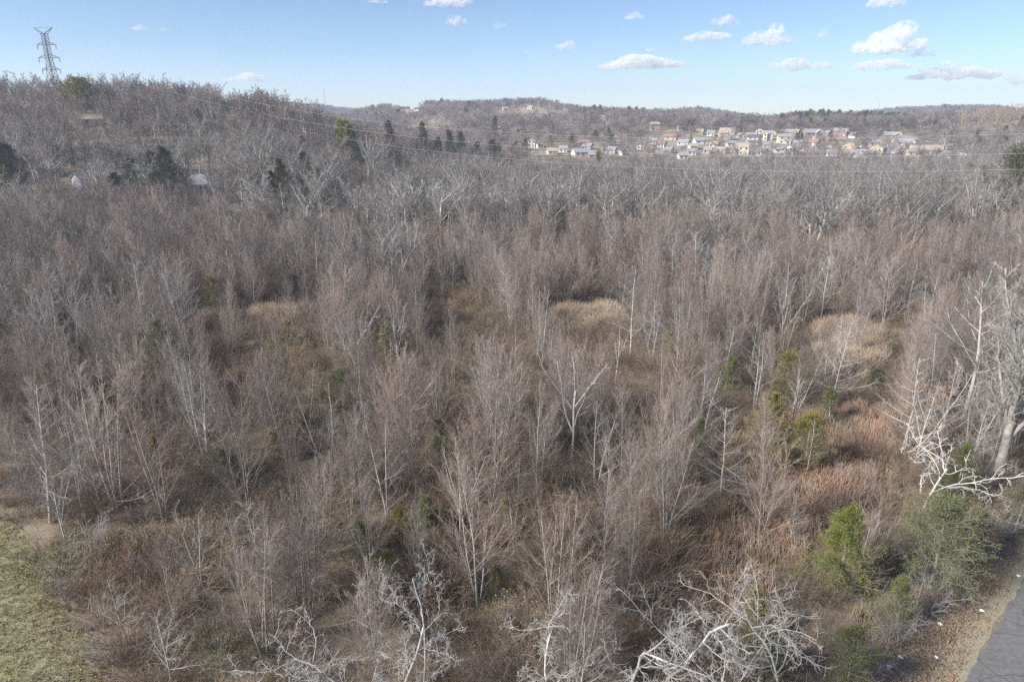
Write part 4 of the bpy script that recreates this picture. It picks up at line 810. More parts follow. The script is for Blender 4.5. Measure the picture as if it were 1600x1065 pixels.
# evergreens of the middle distance
DL = [(30, 320, 225, 'D1', .9, 'second black green evergreen at the left edge'), (245, 318, 238, 'D0', 1.0, 'slim dark evergreen in front of the large pale house'), (428, 312, 268, 'D1', 1.1, 'dark bush shaped evergreen left of the round one'), (500, 318, 262, 'D1', 1.2, 'dark evergreen inside the hedge'), (545, 322, 292, 'D1', 1.3, 'low dark evergreen past the hedge end'), (185, 322, 270, 'D1', 1.0, 'dark evergreen left of the slim one'), (115, 262, 230, 'D1', 1.0, 'dark evergreen uphill of the pale grey shed'),(540, 250, 188, 'P', .75, 'tall yellow green pine behind the tan field'), (560, 262, 205, 'D0', .8, 'dark evergreen right of the yellow green pine'), (616, 262, 190, 'D0', .8, 'dark pointed evergreen above pale leaning trunks'),
 (668, 265, 192, 'D0', .75, 'tallest narrow dark evergreen in the row'), (685, 272, 215, 'D1', .8, 'dark evergreen beside the tallest narrow one'), (708, 268, 204, 'D0', .8, 'pointed dark evergreen second from the row end'), (720, 266, 206, 'D1', .7, 'blunt dark evergreen behind the pointed one'),
 (745, 268, 222, 'D1', .8, 'last small dark evergreen of the row'), (768, 264, 218, 'D1', 1.0, 'round dark evergreen beyond the row'), (635, 285, 250, 'O', 1.3, 'olive evergreen with bare twigs around it'), (10, 330, 212, 'D1', .9, 'big black green evergreen at the left edge'),
 (268, 320, 230, 'D1', .9, 'black green evergreen before the large pale house'), (215, 315, 248, 'D1', .9, 'dark evergreen beside the large pale house'), (447, 300, 248, 'D0', 1.1, 'round dark evergreen right of the grey trunks'), (484, 305, 238, 'D0', .9, 'dark evergreen left of the hedge'),
 (470, 330, 275, 'D1', 1.2, 'low black evergreen in the dark hedge'), (520, 325, 282, 'D1', 1.5, 'broad black evergreen at the hedge end'), (312, 195, 168, 'O', 1.0, 'small green conifer on the hill slope'), (366, 202, 184, 'D0', .9, 'tiny dark conifer on the hill slope'),
 (408, 207, 184, 'D0', 1.0, 'dark conifer on the hill slope under the wires'), (473, 232, 212, 'D1', 1.3, 'low dark evergreen above the hedge'), (128, 192, 122, 'P', 1.05, 'large sunlit yellow green pine on the hilltop beside the pylon'),
 (1568, 352, 226, 'G', 1.4, 'big dark green evergreen at the right edge under the wires'), (893, 236, 208, 'O', 1.3, 'rounded green tree by the reddish roofed house'), (860, 232, 210, 'O', 1.2, 'pale green tree beside the white gabled valley house'),
 (935, 268, 234, 'O', 1.3, 'brown topped evergreen above the grey treetops'), (930, 222, 204, 'D1', 1.4, 'green tree clump below the mid slope woods'), (842, 250, 243, 'O', 1.3, 'small dark evergreen just above the grey treetops'),
 (1158, 212, 200, 'D0', .8, 'small dark conifer above the tan brick gable'), (1080, 219, 209, 'D0', .7, 'tiny dark conifer at the knoll end')]
DP = dict(G=CEDAR[2], P=PINE[0], D0=DARK[0], D1=DARK[1], O=CEDAR[3])
EVXY = []
for bx, by, ty, k, sx, lab in DL: EVXY.append((*at(bx, by)[:2], (30 if k in 'GP' else 15) * sx)); hand('pine_tree' if k == 'P' else 'evergreen_tree', DP[k], bx, by, ty, lab, 'evergreens of the middle distance', sx * (1.0 if k == 'P' else 1.3))
# shrubs with leaves
BL = [(97, 910, 850, SHRUB_G, 'green leafed shrub at the lawn edge'), (320, 850, 800, SHRUB_Y, 'brambles dotted with yellow leaves'),
 (340, 810, 770, SHRUB_Y, 'yellow leafed bramble at the foot of the grey clump'), (355, 900, 850, SHRUB_Y, 'bramble with gold leaves below the leaning shrub'), (225, 860, 815, SHRUB_Y, 'bramble with scattered yellow leaves in the dark hollow'), (180, 910, 860, SHRUB_R, 'brown bramble mound beside the green shrubs'),
 (260, 900, 845, SHRUB_R, 'brown bramble mound in the dark hollow'), (300, 950, 890, SHRUB_P, 'grey tangle of bare stems in the hollow'), (150, 860, 800, SHRUB_P, 'pale tangle of stems above the green shrub'), (440, 560, 520, SHRUB_G, 'yellow green shrub on the ochre grass'),
 (590, 545, 505, SHRUB_G, 'yellow green shrub by the raised limb tree'), (815, 995, 935, SHRUB_Y, 'golden brown shrub at the foot of the pinkish tree'), (700, 1000, 950, SHRUB_R, 'rust brown brush below the silver grey tree'), (640, 960, 890, SHRUB_R, 'rust brown brush beside the forked white top'),
 (1440, 958, 890, SHRUB_P, 'grey bare shrub at the leafy verge'), (1462, 908, 850, SHRUB_P, 'grey bare shrub beside the bright cedar'), (1345, 1062, 985, SHRUB_P, 'grey bare shrub at the bottom of the verge'), (1398, 1005, 940, SHRUB_P, 'grey twiggy shrub between cedar and leaf litter'),
 (1560, 840, 790, SHRUB_P, 'grey bare shrub under the massive tree'), (930, 880, 800, SHRUB_R, 'reddish brown shrub left of the white trunk'), (160, 1040, 990, SHRUB_P, 'grey twiggy shrub overhanging the lawn'), (345, 1050, 990, SHRUB_G, 'sparse green shrub near the lower edge')]
for bx, by, ty, p, lab in BL: hand('shrub', p, bx, by, ty, lab, 'shrubs along the thicket edge', 1.25, base=2.2).__setitem__('category', 'shrub')

# litter
rg = np.random.default_rng(5)
for (px, py), lab in zip([(1550, 856), (1508, 897), (1463, 1029), (1591, 903), (1497, 882), (1467, 983), (1533, 960), (1428, 990), (1407, 1027), (1388, 1050)],
    ['white paper scrap highest on the verge', 'crumpled white cup lying in the leaf litter', 'white bottle like litter low on the verge', 'white scrap on the dry grass beside the road', 'small white scrap just behind the crumpled cup',
     'tiny white scrap among brown leaves', 'tiny white scrap on bare dirt near the road', 'tiny white scrap under the grey shrub', 'tiny white scrap below the bright cedar', 'white scrap near the bottom of the verge']):
    x, y, z = at(px, py); m = MB(); V = np.array([(-.12, -.09, .03), (.13, -.07, .05), (.1, .1, .02), (-.1, .11, .06), (0, 0, .13)]) * rg.uniform(.8, 1.4)
    m.add(V, [(0, 1, 4), (1, 2, 4), (2, 3, 4), (3, 0, 4), (0, 2, 1), (0, 3, 2)]); o = link('litter_scrap', m.mesh('litter_scrap', [M['paper']])); o.location = (x, y, z + .02); o.rotation_euler = (0, 0, rg.uniform(0, 6))
    tag(o, lab, 'litter', 'litter on the verge')

# ------------------------------------------------------------------ the rest of the thicket
CLEAR = []      # (x, y, radius): open grass
for px, py, r in [(930, 500, 6), (870, 500, 4), (1320, 540, 7), (1340, 580, 5), (430, 500, 7), (330, 505, 3), (430, 605, 6), (380, 590, 4), (1180, 860, 5), (1130, 900, 4), (1200, 800, 5), (1290, 760, 5), (1250, 800, 5), (1330, 720, 5), (1330, 680, 4), (1160, 680, 4), (1130, 850, 4),
                  (250, 870, 5), (300, 900, 4), (200, 870, 4), (720, 500, 6), (780, 540, 5), (700, 480, 5), (690, 970, 2.5), (790, 980, 2.5), (1000, 640, 4), (980, 620, 3)]:
    a = at(px, py); CLEAR.append((a[0], a[1], r))
CLR = np.array(CLEAR)
def open_ground(x, y):
    x = np.asarray(x); y = np.asarray(y)
    off = (np.stack([x, y], -1) - r_a) @ r_nrm
    o = poly_in(x, y, LAWN) | (off > -3.8) | ((off > -5.2) & (y < 37))
    return o
def clear_at(x, y): return (np.hypot(np.asarray(x)[:, None] - CLR[None, :, 0], np.asarray(y)[:, None] - CLR[None, :, 1]) < CLR[None, :, 2]).any(1)
def jgrid(rng, x0, x1, y0, y1, step):
    gx, gy = np.meshgrid(np.arange(x0, x1, step), np.arange(y0, y1, step)); gx = gx.ravel() + rng.uniform(-.48, .48, gx.size) * step; gy = gy.ravel() + rng.uniform(-.48, .48, gy.size) * step
    return gx, gy
def in_view(x, y, m=90, hgt=12):
    z = H(x, y); px, py = proj(x, y, z); px2, py2 = proj(x, y, z + hgt)
    return (px > -m) & (px < 1600 + m) & (py2 < 1065 + 40) & (py > 100) & (y > 5)
LM = [(gp(40, 900), 'the mown lawn'), (gp(240, 860), 'the dark bramble hollow'), (gp(244, 585), 'the olive cedar pair'), (gp(117, 560), 'the dark pointed cedar'), (gp(430, 500), 'the tan grass strip'), (gp(430, 605), 'the ochre grass patch'),
      (gp(664, 850), 'the yellow green cedar'), (gp(746, 946), 'the large silver grey clump'), (gp(893, 716), 'the three limbed white tree'), (gp(930, 500), 'the bright tan grass'), (gp(651, 530), 'the layered grey tree'), (gp(732, 432), 'the pale broom shaped tree'),
      (gp(1198, 500), 'the silver fan tree'), (gp(1320, 540), 'the pale tan grass'), (gp(1200, 830), 'the rust grass clearing'), (gp(1026, 1110), 'the tall white trunk'), (gp(1556, 742), 'the massive old tree'), (gp(1215, 680), 'the broad yellow olive cedar'), (gp(500, 960), 'the widest grey clump'), (gp(556, 600), 'the raised limb tree')]
def where(x, y, rank=0):
    d = [math.hypot(x - p[0][0], (y - p[0][1]) * .7) for p in LM]; p = LM[int(np.argsort(d)[rank])]; dx, dy = x - p[0][0], y - p[0][1]
    if dy > abs(dx) * .8: return ('well behind ' if dy > 9 else 'close behind ') + p[1]
    if -dy > abs(dx) * .8: return ('well in front of ' if dy < -9 else 'close in front of ') + p[1]
    return (('to the left of ' if dx < 0 else 'to the right of ')) + p[1]
rng = np.random.default_rng(11)
gx, gy = jgrid(rng, -190, 190, 18, 172, 2.4)
keep = in_view(gx, gy, 60) & ~open_ground(gx, gy) & ~((gx < -15) & (gy < 31)) & ~poly_in(gx - 2.2, gy, LAWN) & (gy < 152 + 24 * sstep(-40, -100, gx)); gx, gy = gx[keep], gy[keep]
vis = np.ones(len(gx))
for cx_, cy__, r__ in CLEAR:        # thinner where one looks through to open grass
    vis = np.where((np.abs(gx - cx_ * gy / cy__) < r__ * .9) & (gy < cy__) & (gy > cy__ * .66), .11, vis)
for (tx, ty) in TAKEN:
    vis = np.where((np.abs(gx - tx * gy / ty) < 1.5) & (gy < ty) & (gy > ty * .88), .5, vis)
for (tx, ty) in CEDXY + [at(q, r)[:2] for q, r in ((600, 376), (765, 378), (832, 374), (1120, 374), (1190, 376), (1360, 384), (1275, 385), (1440, 372), (1545, 385), (650, 372), (710, 372), (945, 372), (1440, 800), (893, 716), (1198, 500))]:
    vis = np.where((np.abs(gx - tx * gy / ty) < 1.6) & (gy < ty) & (gy > ty * .80), .30, vis)
for q, r, rad, near in ((1440, 800, 4.2, .76), (1275, 385, 5, .86), (650, 372, 3.5, .86), (1440, 372, 4, .88), (1030, 1040, 1.6, .8)):
    tx, ty, _ = at(q, r); vis = np.where((np.abs(gx - tx * gy / ty) < rad) & (gy < ty + 2) & (gy > ty * near), 0, vis)
p = np.where(clear_at(gx, gy), .05, .84) * vis; keep = rng.uniform(0, 1, len(gx)) < p; gx, gy = gx[keep], gy[keep]
TK = np.array(TAKEN); keep = np.array([np.min(np.hypot(TK[:, 0] - a, TK[:, 1] - b)) > (1.5 if b < 95 else 1.0) for a, b in zip(gx, gy)]); gx, gy = gx[keep], gy[keep]
o_ = np.argsort(np.hypot(gx, gy)); gx, gy = gx[o_], gy[o_]
tone = np.sin(gx * .11 + 1) * np.sin(gy * .09 + .5) + rng.normal(0, .55, len(gx))        # stands of one kind
isgrey = tone > .52
hts = np.clip(rng.normal(8.7, 1.5, len(gx)), 4.5, 12) * np.where(rng.uniform(0, 1, len(gx)) < .22, .6, 1) * np.where(gy < 40, .85, 1)
n_s = n_g = 0; rest = {'s': [], 'g': []}
USED = set()
def unique(fmt, x, y):
    for rank in range(4):
        t = fmt % where(x, y, rank)
        if t not in USED: break
    USED.add(t); return t
STEM = {0: 'two stemmed', 1: 'three stemmed', 2: 'bushy four stemmed', 3: 'single stemmed', 4: 'open three stemmed', 5: 'broad many stemmed', 6: 'narrow twin stemmed', 7: 'crowded four stemmed', 8: 'slim straight'}
GST = {0: 'flat branched', 1: 'upright', 2: 'twin stemmed', 3: 'fan branched', 4: 'round crowned', 5: 'leaning'}
for x, y, h, g in zip(gx, gy, hts, isgrey):
    sz = 'tall' if h > 9.3 else 'short' if h < 6.5 else 'mid sized'
    tl = (rnd.gauss(0, .05), rnd.gauss(0, .05))
    if rnd.random() < .04 and y < 95:
        k = rnd.randrange(3); n_g += 1
        put('forked_tree', FORK[k], x, y, h * rnd.uniform(.75, 1), unique('%s %s limbed forked pale tree %%s' % (sz, ['crooked', 'slim', 'spreading'][k]), x, y), group=G_P, sx=rnd.uniform(.65, .95), tilt=tl)
    elif not g and n_s < 270:
        k = rnd.randrange(9); n_s += 1
        put('bare_sapling', SAP[k], x, y, h, unique('%s %s pinkish sapling %%s' % (sz, STEM[k]), x, y), group=G_S, sx=rnd.uniform(.62, 1.08), tilt=tl)
    elif g and n_g < 170:
        k = rnd.randrange(6); n_g += 1
        put('grey_tree', GREY[k], x, y, h * .9, unique('%s %s pale bare tree %%s' % (sz, GST[k]), x, y), group=G_P, sx=rnd.uniform(.7, 1.1), tilt=tl)
    else: rest['g' if g else 's'].append((x, y, float(H(x, y)), h * (.9 if g else 1)))
c_sap = proto_coll('sapling_kinds', SAP_L); a = np.array(rest['s']); scatter('sapling_thicket', a[:, :3], c_sap, 6, a[:, 3] / 10, rng, 'pinkish brown sapling thicket filling the middle distance')
c_gt = proto_coll('grey_kinds', GREY_T); a = np.array(rest['g']); scatter('grey_tree_stand', a[:, :3], c_gt, 4, a[:, 3] / 10 * 1.05, rng, 'grey bare trees mixed through the far thicket')

FLD = [(620, 173, 70, 1), (665, 190, 62, 1), (825, 173, 104, 1), (1046, 204, 38, 1), (570, 263, 70, 1)]
BLOCK = [(*at(px_, py_)[:2], w_, py_, c_) for px_, py_, w_, c_ in [(h[0], h[1], h[2], 0) for h in HS if not (h[0] < 300 and h[1] > 260)] + FLD]
def hides(rng, x, y, h, keep_p):
    """True where a tree of height h would stand between the drone and a house, a field or an evergreen"""
    x = np.asarray(x); y = np.asarray(y); bad = np.zeros(len(x), bool); z = H(x, y); px, _ = proj(x, y, z + h * .6); _, tp = proj(x, y, z + h)
    for hx, hy, w, py_, c_ in BLOCK:
        dx = np.abs(px - proj(hx, hy, float(H(hx, hy)))[0]); bad |= (dx < w * .55 + 2) & (y < hy + 8 * (c_ == 0)) & (tp < py_ - (3 if c_ == 0 else 0)) & (y > hy * .4)
    bad &= rng.uniform(0, 1, len(x)) > keep_p
    for hx, hy, w in EVXY:
        dx = np.abs(px - proj(hx, hy, float(H(hx, hy)))[0]); bad |= (dx < w * .75) & (y < hy + 3) & (y > hy * .74) & (rng.uniform(0, 1, len(x)) < .8)
    return bad
# creekside trees: single meshes, one object each
gx, gy = jgrid(rng, -70, 215, 140, 250, 6.0)
d0 = 145 + 4 * np.sin(gx * .05) + 22 * sstep(-40, -100, gx)
keep = in_view(gx, gy, 80) & (gy > d0) & (rng.uniform(0, 1, len(gx)) < .85) & ~((gx < -20) & (gy > 225)) & ~hides(rng, gx, gy, 13, .5); gx, gy = gx[keep], gy[keep]; o_ = np.argsort(gy); gx, gy = gx[o_], gy[o_]
far_pts = []; nc = 0
for x, y in zip(gx, gy):
    front = y < 178; d1 = 145 + 4 * math.sin(x * .05) + 22 * float(sstep(-40, -100, x)); row = ['foremost', 'second', 'third', 'rearmost'][0 if y < d1 + 8 else 1 if y < d1 + 18 else 2 if y < d1 + 30 else 3]
    if nc < 150:
        pale = rnd.random() < (.55 if front else .18); k = rnd.randrange(4); nc += 1; h = rnd.uniform(10.5, 15.0); px, _ = proj(x, y, 5.0)
        o = link('creekside_tree', (PALE_T if pale else GREY_T)[k]); o.location = (x, y, float(H(x, y))); s = h / 10; o.scale = (s * rnd.uniform(1.0, 1.3),) * 2 + (s,); o.rotation_euler = (0, 0, rnd.uniform(0, 6.28))
        sp = ['the dark hedge', 'the olive evergreen', 'the dark evergreen row', 'the round dark evergreen', 'the valley bottom gable', 'the reddish roofed house', 'the brown topped evergreen', 'the slim utility pole', 'the white cottages', 'the tan gabled house', 'the white porch house', 'the plain cream house', 'the long brick house', 'the sand coloured gable', 'the lone brick house', 'the crossarm utility pole', 'the big right edge evergreen']
        w_ = sp[min(16, max(0, int((px - 480) / 64)))]; hs_ = 'very tall ' if h > 13.6 else 'low ' if h < 11.8 else ''
        tag(o, '%s%s tree in the %s creek rank below %s' % (hs_, ['white limbed', 'pale open', 'white forked', 'silvery'][k] if pale else ['dark grey', 'dense grey', 'brown grey', 'wide grey'][k], row, w_), 'tree', 'tall bare trees along the creek')
    else: far_pts.append((x, y, float(H(x, y)), rnd.uniform(10, 14)))
for px, by, ty, w, lab in [(1275, 385, 296, 1.9, 'great pale tree with the widest spreading crown in the creekside belt'), (1440, 372, 318, 1.6, 'wide pale tree in front of the belt right of the great pale one'), (1545, 385, 318, 1.0, 'bent pale tree near the big right edge evergreen'), (650, 372, 268, 1.2, 'white limbed tree at the head of the creekside belt'),
                           (710, 372, 290, 1.1, 'white trunked tree second in the creekside belt'), (945, 372, 280, 1.2, 'white forked tree between two dark cedars'), (600, 376, 305, 1.4, 'bushy pale tree left of the white limbed one'), (765, 378, 292, 1.3, 'pale open tree left of the pale slanting limbs'), (832, 374, 300, 1.3, 'pale tree with slanting limbs left of the first dark cedar'), (1120, 374, 305, 1.2, 'pale twisted tree far left of the great pale one'), (1190, 376, 312, 1.1, 'slim pale tree just left of the great pale one'), (1360, 384, 322, 1.1, 'small pale tree just right of the great pale one')]:
    x, y, z = at(px, by); h = zat(ty, y) - z; o = link('creekside_tree', HERO_T[rnd.randrange(3)]); o.location = (x, y, z); s = h / 10; o.scale = (s * w, s * w, s); o.rotation_euler = (0, 0, rnd.uniform(0, 6)); tag(o, lab, 'tree', 'tall bare trees along the creek')
# woods behind the belt and round the houses
gx, gy = jgrid(rng, -60, 420, 240, 470, 7.0); z = H(gx, gy)
d_ = np.where(gy < 330, .8, .4); keep = in_view(gx, gy) & (rng.uniform(0, 1, len(gx)) < d_) & ~((gx < 60) & (gy > 300) & (gx < 10)) & ~hides(rng, gx, gy, 10.5, .25); gx, gy = gx[keep], gy[keep]
far_pts += [(a_, b_, float(H(a_, b_)), rng.uniform(8, 12.5)) for a_, b_ in zip(gx, gy)]
a = np.array(far_pts); scatter('valley_woods', a[:, :3], c_gt, 4, a[:, 3] / 10 * 1.1, rng, 'grey bare woods between the creek and the estate')
c_hill = proto_coll('hill_kinds', HILL_T)
gx, gy = jgrid(rng, -420, -10, 168, 430, 6.9); d0 = 176 - .10 * (gx + 60)
fw = FIELDS['field_woods']
keep = in_view(gx, gy) & (gy > np.clip(d0, 170, 215)) & (rng.uniform(0, 1, len(gx)) < .84) & ~poly_in(gx, gy, fw) & ~((gx > -75) & (gy > 395)); keep &= ~hides(rng, gx, gy, 13, .42)
gx, gy = gx[keep], gy[keep]; o_ = np.argsort(np.hypot(gx, gy)); gx, gy = gx[o_], gy[o_]; hp = []
for i, (x, y) in enumerate(zip(gx, gy)):
    h = rnd.uniform(10, 17)
    if i < 150:
        px, _ = proj(x, y, 8.0); pale = rnd.random() < .22; k = rnd.randrange(4); o = link('hillside_tree', (PALE_T if pale else GREY_T if rnd.random() < .6 else HILL_T)[k]); o.location = (x, y, float(H(x, y))); s = h / 10; o.scale = (s * rnd.uniform(1, 1.25),) * 2 + (s,); o.rotation_euler = (0, 0, rnd.uniform(0, 6.28))
        w_ = ['the left edge evergreen', 'the pale grey shed', 'the large pale house', 'the slim dark evergreen', 'the long white building', 'the round dark evergreen', 'the dark hedge', 'the hedge end', 'the dark evergreen row'][min(8, max(0, int((px + 20) / 68)))]
        tag(o, '%s%s tree, crown %s, %s near %s' % ('very tall ' if h > 15 else 'low ' if h < 12 else '', 'white trunked' if pale else 'grey trunked', ['open', 'dense', 'leaning', 'wide'][k], 'at the hill foot' if y < 205 else 'on the lower slope' if y < 240 else 'up the slope', w_), 'tree', 'bare trees at the foot of the hill')
    else: hp.append((x, y, float(H(x, y)), h))
a = np.array(hp); scatter('hill_woods', a[:, :3], c_hill, 4, a[:, 3] / 10 * 1.05, rng, 'brown bare woods covering the near hill')
gx, gy = jgrid(rng, -420, 10, 172, 440, 3.6); keep = in_view(gx, gy, 40, 4) & ~poly_in(gx, gy, fw) & (gy > np.clip(176 - .10 * (gx + 60), 168, 215)) & (rng.uniform(0, 1, len(gx)) < .85); gx, gy = gx[keep], gy[keep]
HB = [lod('hill_brush', 810 + s, 'far', .035, [M['hill'], M['hill']]) for s in range(3)]
scatter('hill_brush', np.stack([gx, gy, H(gx, gy)], 1), proto_coll('hill_brush_kinds', HB), 3, rng.uniform(.2, .5, len(gx)), rng, 'low brown brush under the trees on the near hill')
# far hills
c_far = proto_coll('far_kinds', FAR_T)
def rows(y0, y1, step0, grow_):
    out = []; y = y0
    while y < y1:
        st = step0 + grow_ * (y - y0); xs_ = np.arange(-.86 * y - 20, .86 * y + 20, st); out.append(np.stack([xs_ + rng.uniform(-.5, .5, len(xs_)) * st, y + rng.uniform(-.5, .5, len(xs_)) * st], 1)); y += st * .95
    return np.concatenate(out)
a = rows(400, 1640, 8.6, .0026); gx, gy = a[:, 0], a[:, 1]
keep = in_view(gx, gy, 30) & ~((gx < -60) & (gy < 440)) & ~hides(rng, gx, gy, 10.5, np.where(gy > 640, .03, .36))
for k_, p_ in FIELDS.items(): keep &= ~poly_in(gx, gy, p_) | ((rng.uniform(0, 1, len(gx)) < .7) if k_ == 'yard' else False)
gx, gy = gx[keep], gy[keep]; hz = rng.uniform(8, 12.5, len(gx)) * np.where(gy < 560, .75, 1.0)
ppx, ppy = proj(gx, gy, H(gx, gy))
gold = (np.hypot(gx - 430, (gy - 540)) < 85) & (rng.uniform(0, 1, len(gx)) < .7)
con = (ppx > 1235) & (ppx < 1450) & (gy > 640 + (ppx - 1240) * .12) & (gy < 800) & (rng.uniform(0, 1, len(gx)) < .8)
con |= rng.uniform(0, 1, len(gx)) < .035
P3 = np.stack([gx, gy, H(gx, gy)], 1); bare = ~gold & ~con
scatter('far_hill_woods', P3[bare], c_far, 4, np.stack([hz[bare] * .145] * 2 + [hz[bare] * .1], 1), rng, 'bare mauve brown woods covering the far hills')
scatter('conifer_wood', P3[con], proto_coll('conifer_kinds', FAR_C), 3, hz[con] / 10 * 1.0, rng, 'dark conifer wood on the slope above the estate')
scatter('golden_wood', P3[gold], proto_coll('gold_kinds', GOLD_T), 2, hz[gold] / 10 * 1.1, rng, 'golden tan sunlit trees on the near right hill')

# ------------------------------------------------------------------ undergrowth and grass
def bush_mesh(name, seed, ht, n0, lean, mats, leafmat=None, nl=0, size=.1, arch=.03, nt=7, rt=.006):
    return make_tree(name, seed, ht, n0, lean, .012, [dict(n=nt, t=(.15, 1), ang=38, ratio=.5, tap=.4, up=-arch * .5, seg=2, wob=.18, rr=.6, rmin=rt)], mats + ([leafmat] if leafmat else []), sides=3, wob=.16, up=-arch, seg=5, base_flare=1, lod=True,
                     leaves=dict(n=nl, size=size, spread=.12) if nl else None, twig_from=1)
BR = [bush_mesh('brush', 900 + s, 1.8, 34, 40, [M['brush'], M['brush']], M['deadleaf'] if s % 2 == 0 else None, 40 if s % 2 == 0 else 0, .075, nt=9, rt=.0075) for s in range(4)] + [bush_mesh('brush_y', 905, 1.4, 22, 52, [M['brush'], M['thatch']], M['yellowleaf'], 16, .12)]
def tuft(name, seed, m, n=70, ht=1.1, spread=.45, lean=16):
    r_ = np.random.default_rng(seed); az = r_.uniform(0, 6.28, n); ra = np.sqrt(r_.uniform(0, 1, n)) * spread; b = np.stack([ra * np.cos(az), ra * np.sin(az), np.zeros(n)], 1)
    la = np.radians(np.abs(r_.normal(0, lean, n))); a2 = r_.uniform(0, 6.28, n); d = np.stack([np.sin(la) * np.cos(a2), np.sin(la) * np.sin(a2), np.cos(la)], 1)
    P = walk(r_, b, d, ht * r_.uniform(.5, 1.1, n), 3, .12, -.06); V, T = tubes(P, np.tile(np.array([.016, .014, .012, .006]), (n, 1)), 3)
    k = MB(); k.add(V, T); return k.mesh(name, [m], True)
T_R = [tuft('rust_tuft', 920 + s, M['rust']) for s in range(3)]; T_T = [tuft('tan_tuft', 930 + s, M['tan'], 90, 1.8) for s in range(3)]
T_D = [tuft('dull_tuft', 940 + s, M['thatch'], 60, .65, .55, 30) for s in range(3)]
def spread_in(rng, poly_px, step):
    P = [gp(*q) for q in poly_px]; A = np.array(P); x, y = jgrid(rng, A[:, 0].min(), A[:, 0].max(), A[:, 1].min(), A[:, 1].max(), step); k = poly_in(x, y, P) & ~open_ground(x, y)
    return x[k], y[k]
RUST = [(1075, 905), (1120, 830), (1130, 760), (1120, 690), (1160, 650), (1260, 655), (1330, 640), (1400, 655), (1390, 720), (1360, 790), (1260, 830), (1245, 900), (1180, 960), (1120, 1000), (1075, 960)]
x1, y1 = spread_in(rng, RUST, .62); kp = rng.uniform(0, 1, len(x1)) < .85; P = np.stack([x1, y1, H(x1, y1)], 1)[kp]
scatter('rust_grass', P, proto_coll('rust_kinds', T_R), 3, rng.uniform(.7, 1.35, len(P)), rng, 'tall rusty dry grass filling the right hand clearing', .1)
xs_, ys_ = [], []
for poly in ([(865, 515), (862, 492), (905, 486), (915, 505)], [(912, 512), (915, 488), (972, 488), (975, 510), (950, 516)], [(1268, 545), (1280, 515), (1345, 515), (1375, 535), (1370, 580), (1345, 600), (1300, 580)], [(385, 505), (400, 490), (475, 488), (480, 505), (430, 512)],
             [(318, 510), (320, 492), (340, 494), (342, 510)], [(895, 470), (905, 452), (915, 455), (910, 472)]):
    q = spread_in(rng, poly, .55); xs_.append(q[0]); ys_.append(q[1])
x1 = np.concatenate(xs_); y1 = np.concatenate(ys_); kp = rng.uniform(0, 1, len(x1)) < np.clip(.75 + .45 * np.sin(x1 * 1.7 + 2 * np.sin(y1 * .8)) * np.sin(y1 * 1.1 + x1 * .4), .1, .95); x1 = x1 + rng.normal(0, .5, len(x1)); y1 = y1 + rng.normal(0, .9, len(y1)); P = np.stack([x1, y1, H(x1, y1)], 1)[kp]
TANC = {(int(a_ // 2), int(b_ // 2)) for a_, b_ in P[:, :2]}
scatter('tan_grass', P, proto_coll('tan_kinds', T_T), 3, rng.uniform(.45, 1.4, len(P)), rng, 'pale tan tall grass in small bright patches', .1)
gx, gy = jgrid(rng, -140, 130, 22, 150, 1.15); kp = in_view(gx, gy, 20, 2) & ~open_ground(gx, gy); gx, gy = gx[kp], gy[kp]
cl = clear_at(gx, gy); kp = rng.uniform(0, 1, len(gx)) < np.where(cl, .85, .33); P = np.stack([gx, gy, H(gx, gy)], 1)[kp]
T_D += [tuft('dull_tuft', 944, M['thatch'], 50, .9, .5, 24), tuft('dull_tuft', 945, M['tan'], 40, 1.1, .5, 20), tuft('dull_tuft', 946, M['rust'], 45, 1.1, .5, 22)]
scatter('dull_grass', P, proto_coll('dull_kinds', T_D), 6, rng.uniform(.7, 1.4, len(P)), rng, 'dull winter grass between the trees', .1)
gx, gy = jgrid(rng, -170, 170, 22, 165, 1.6); kp = in_view(gx, gy, 30, 2) & ~open_ground(gx, gy); gx, gy = gx[kp], gy[kp]
rp = poly_in(gx, gy, [gp(*q) for q in RUST]); tanq = np.array([(int(a_ // 2), int(b_ // 2)) in TANC for a_, b_ in zip(gx, gy)])
kp = rng.uniform(0, 1, len(gx)) < np.where(rp | tanq, .05, .78); P = np.stack([gx, gy, H(gx, gy)], 1)[kp]
scatter('undergrowth', P, proto_coll('brush_kinds', BR), 5, rng.uniform(.6, 1.35, len(P)) * np.where(rng.uniform(0, 1, len(P)) < .22, 1.7, 1), rng, 'brown brambles and brush under the trees', .1)
# lawn blades and fallen leaves
gx, gy = jgrid(rng, -60, -8, 18, 56, .42); kp = poly_in(gx, gy, LAWN) & in_view(gx, gy, 20, .5); gx, gy = gx[kp], gy[kp]
T_L = [tuft('lawn_tuft', 950 + s, M['lawnblade'], 26, .11, .26, 40) for s in range(2)]
scatter('lawn_tufts', np.stack([gx, gy, H(gx, gy) + .01], 1), proto_coll('lawn_kinds', T_L), 2, rng.uniform(.7, 1.3, len(gx)), rng, 'short winter lawn grass', .05)
def leaves(name, x, y, m, size, label):
    C = np.stack([x, y, H(x, y) + .05], 1); D = rng.normal(0, 1, (len(x), 3)); D[:, 2] *= .25; V, T = diamonds(C, D, size, size * .7, rng)
    o = link(name, mesh_np(name, V, T, [m], None, False)); kind(o, 'stuff', label)
x1 = rng.uniform(-60, -8, 60000); y1 = rng.uniform(18, 58, 60000); edge = np.array(lawn_edge); dl = np.min(np.hypot(x1[:, None] - edge[None, :, 0], y1[:, None] - edge[None, :, 1]), 1)
kp = poly_in(x1, y1, LAWN) & (rng.uniform(0, 1, len(x1)) < np.where(dl < 1.8, .6, .17) * (.4 + .6 * (np.sin(x1 * .8) * np.sin(y1 * .7) > -.2)))
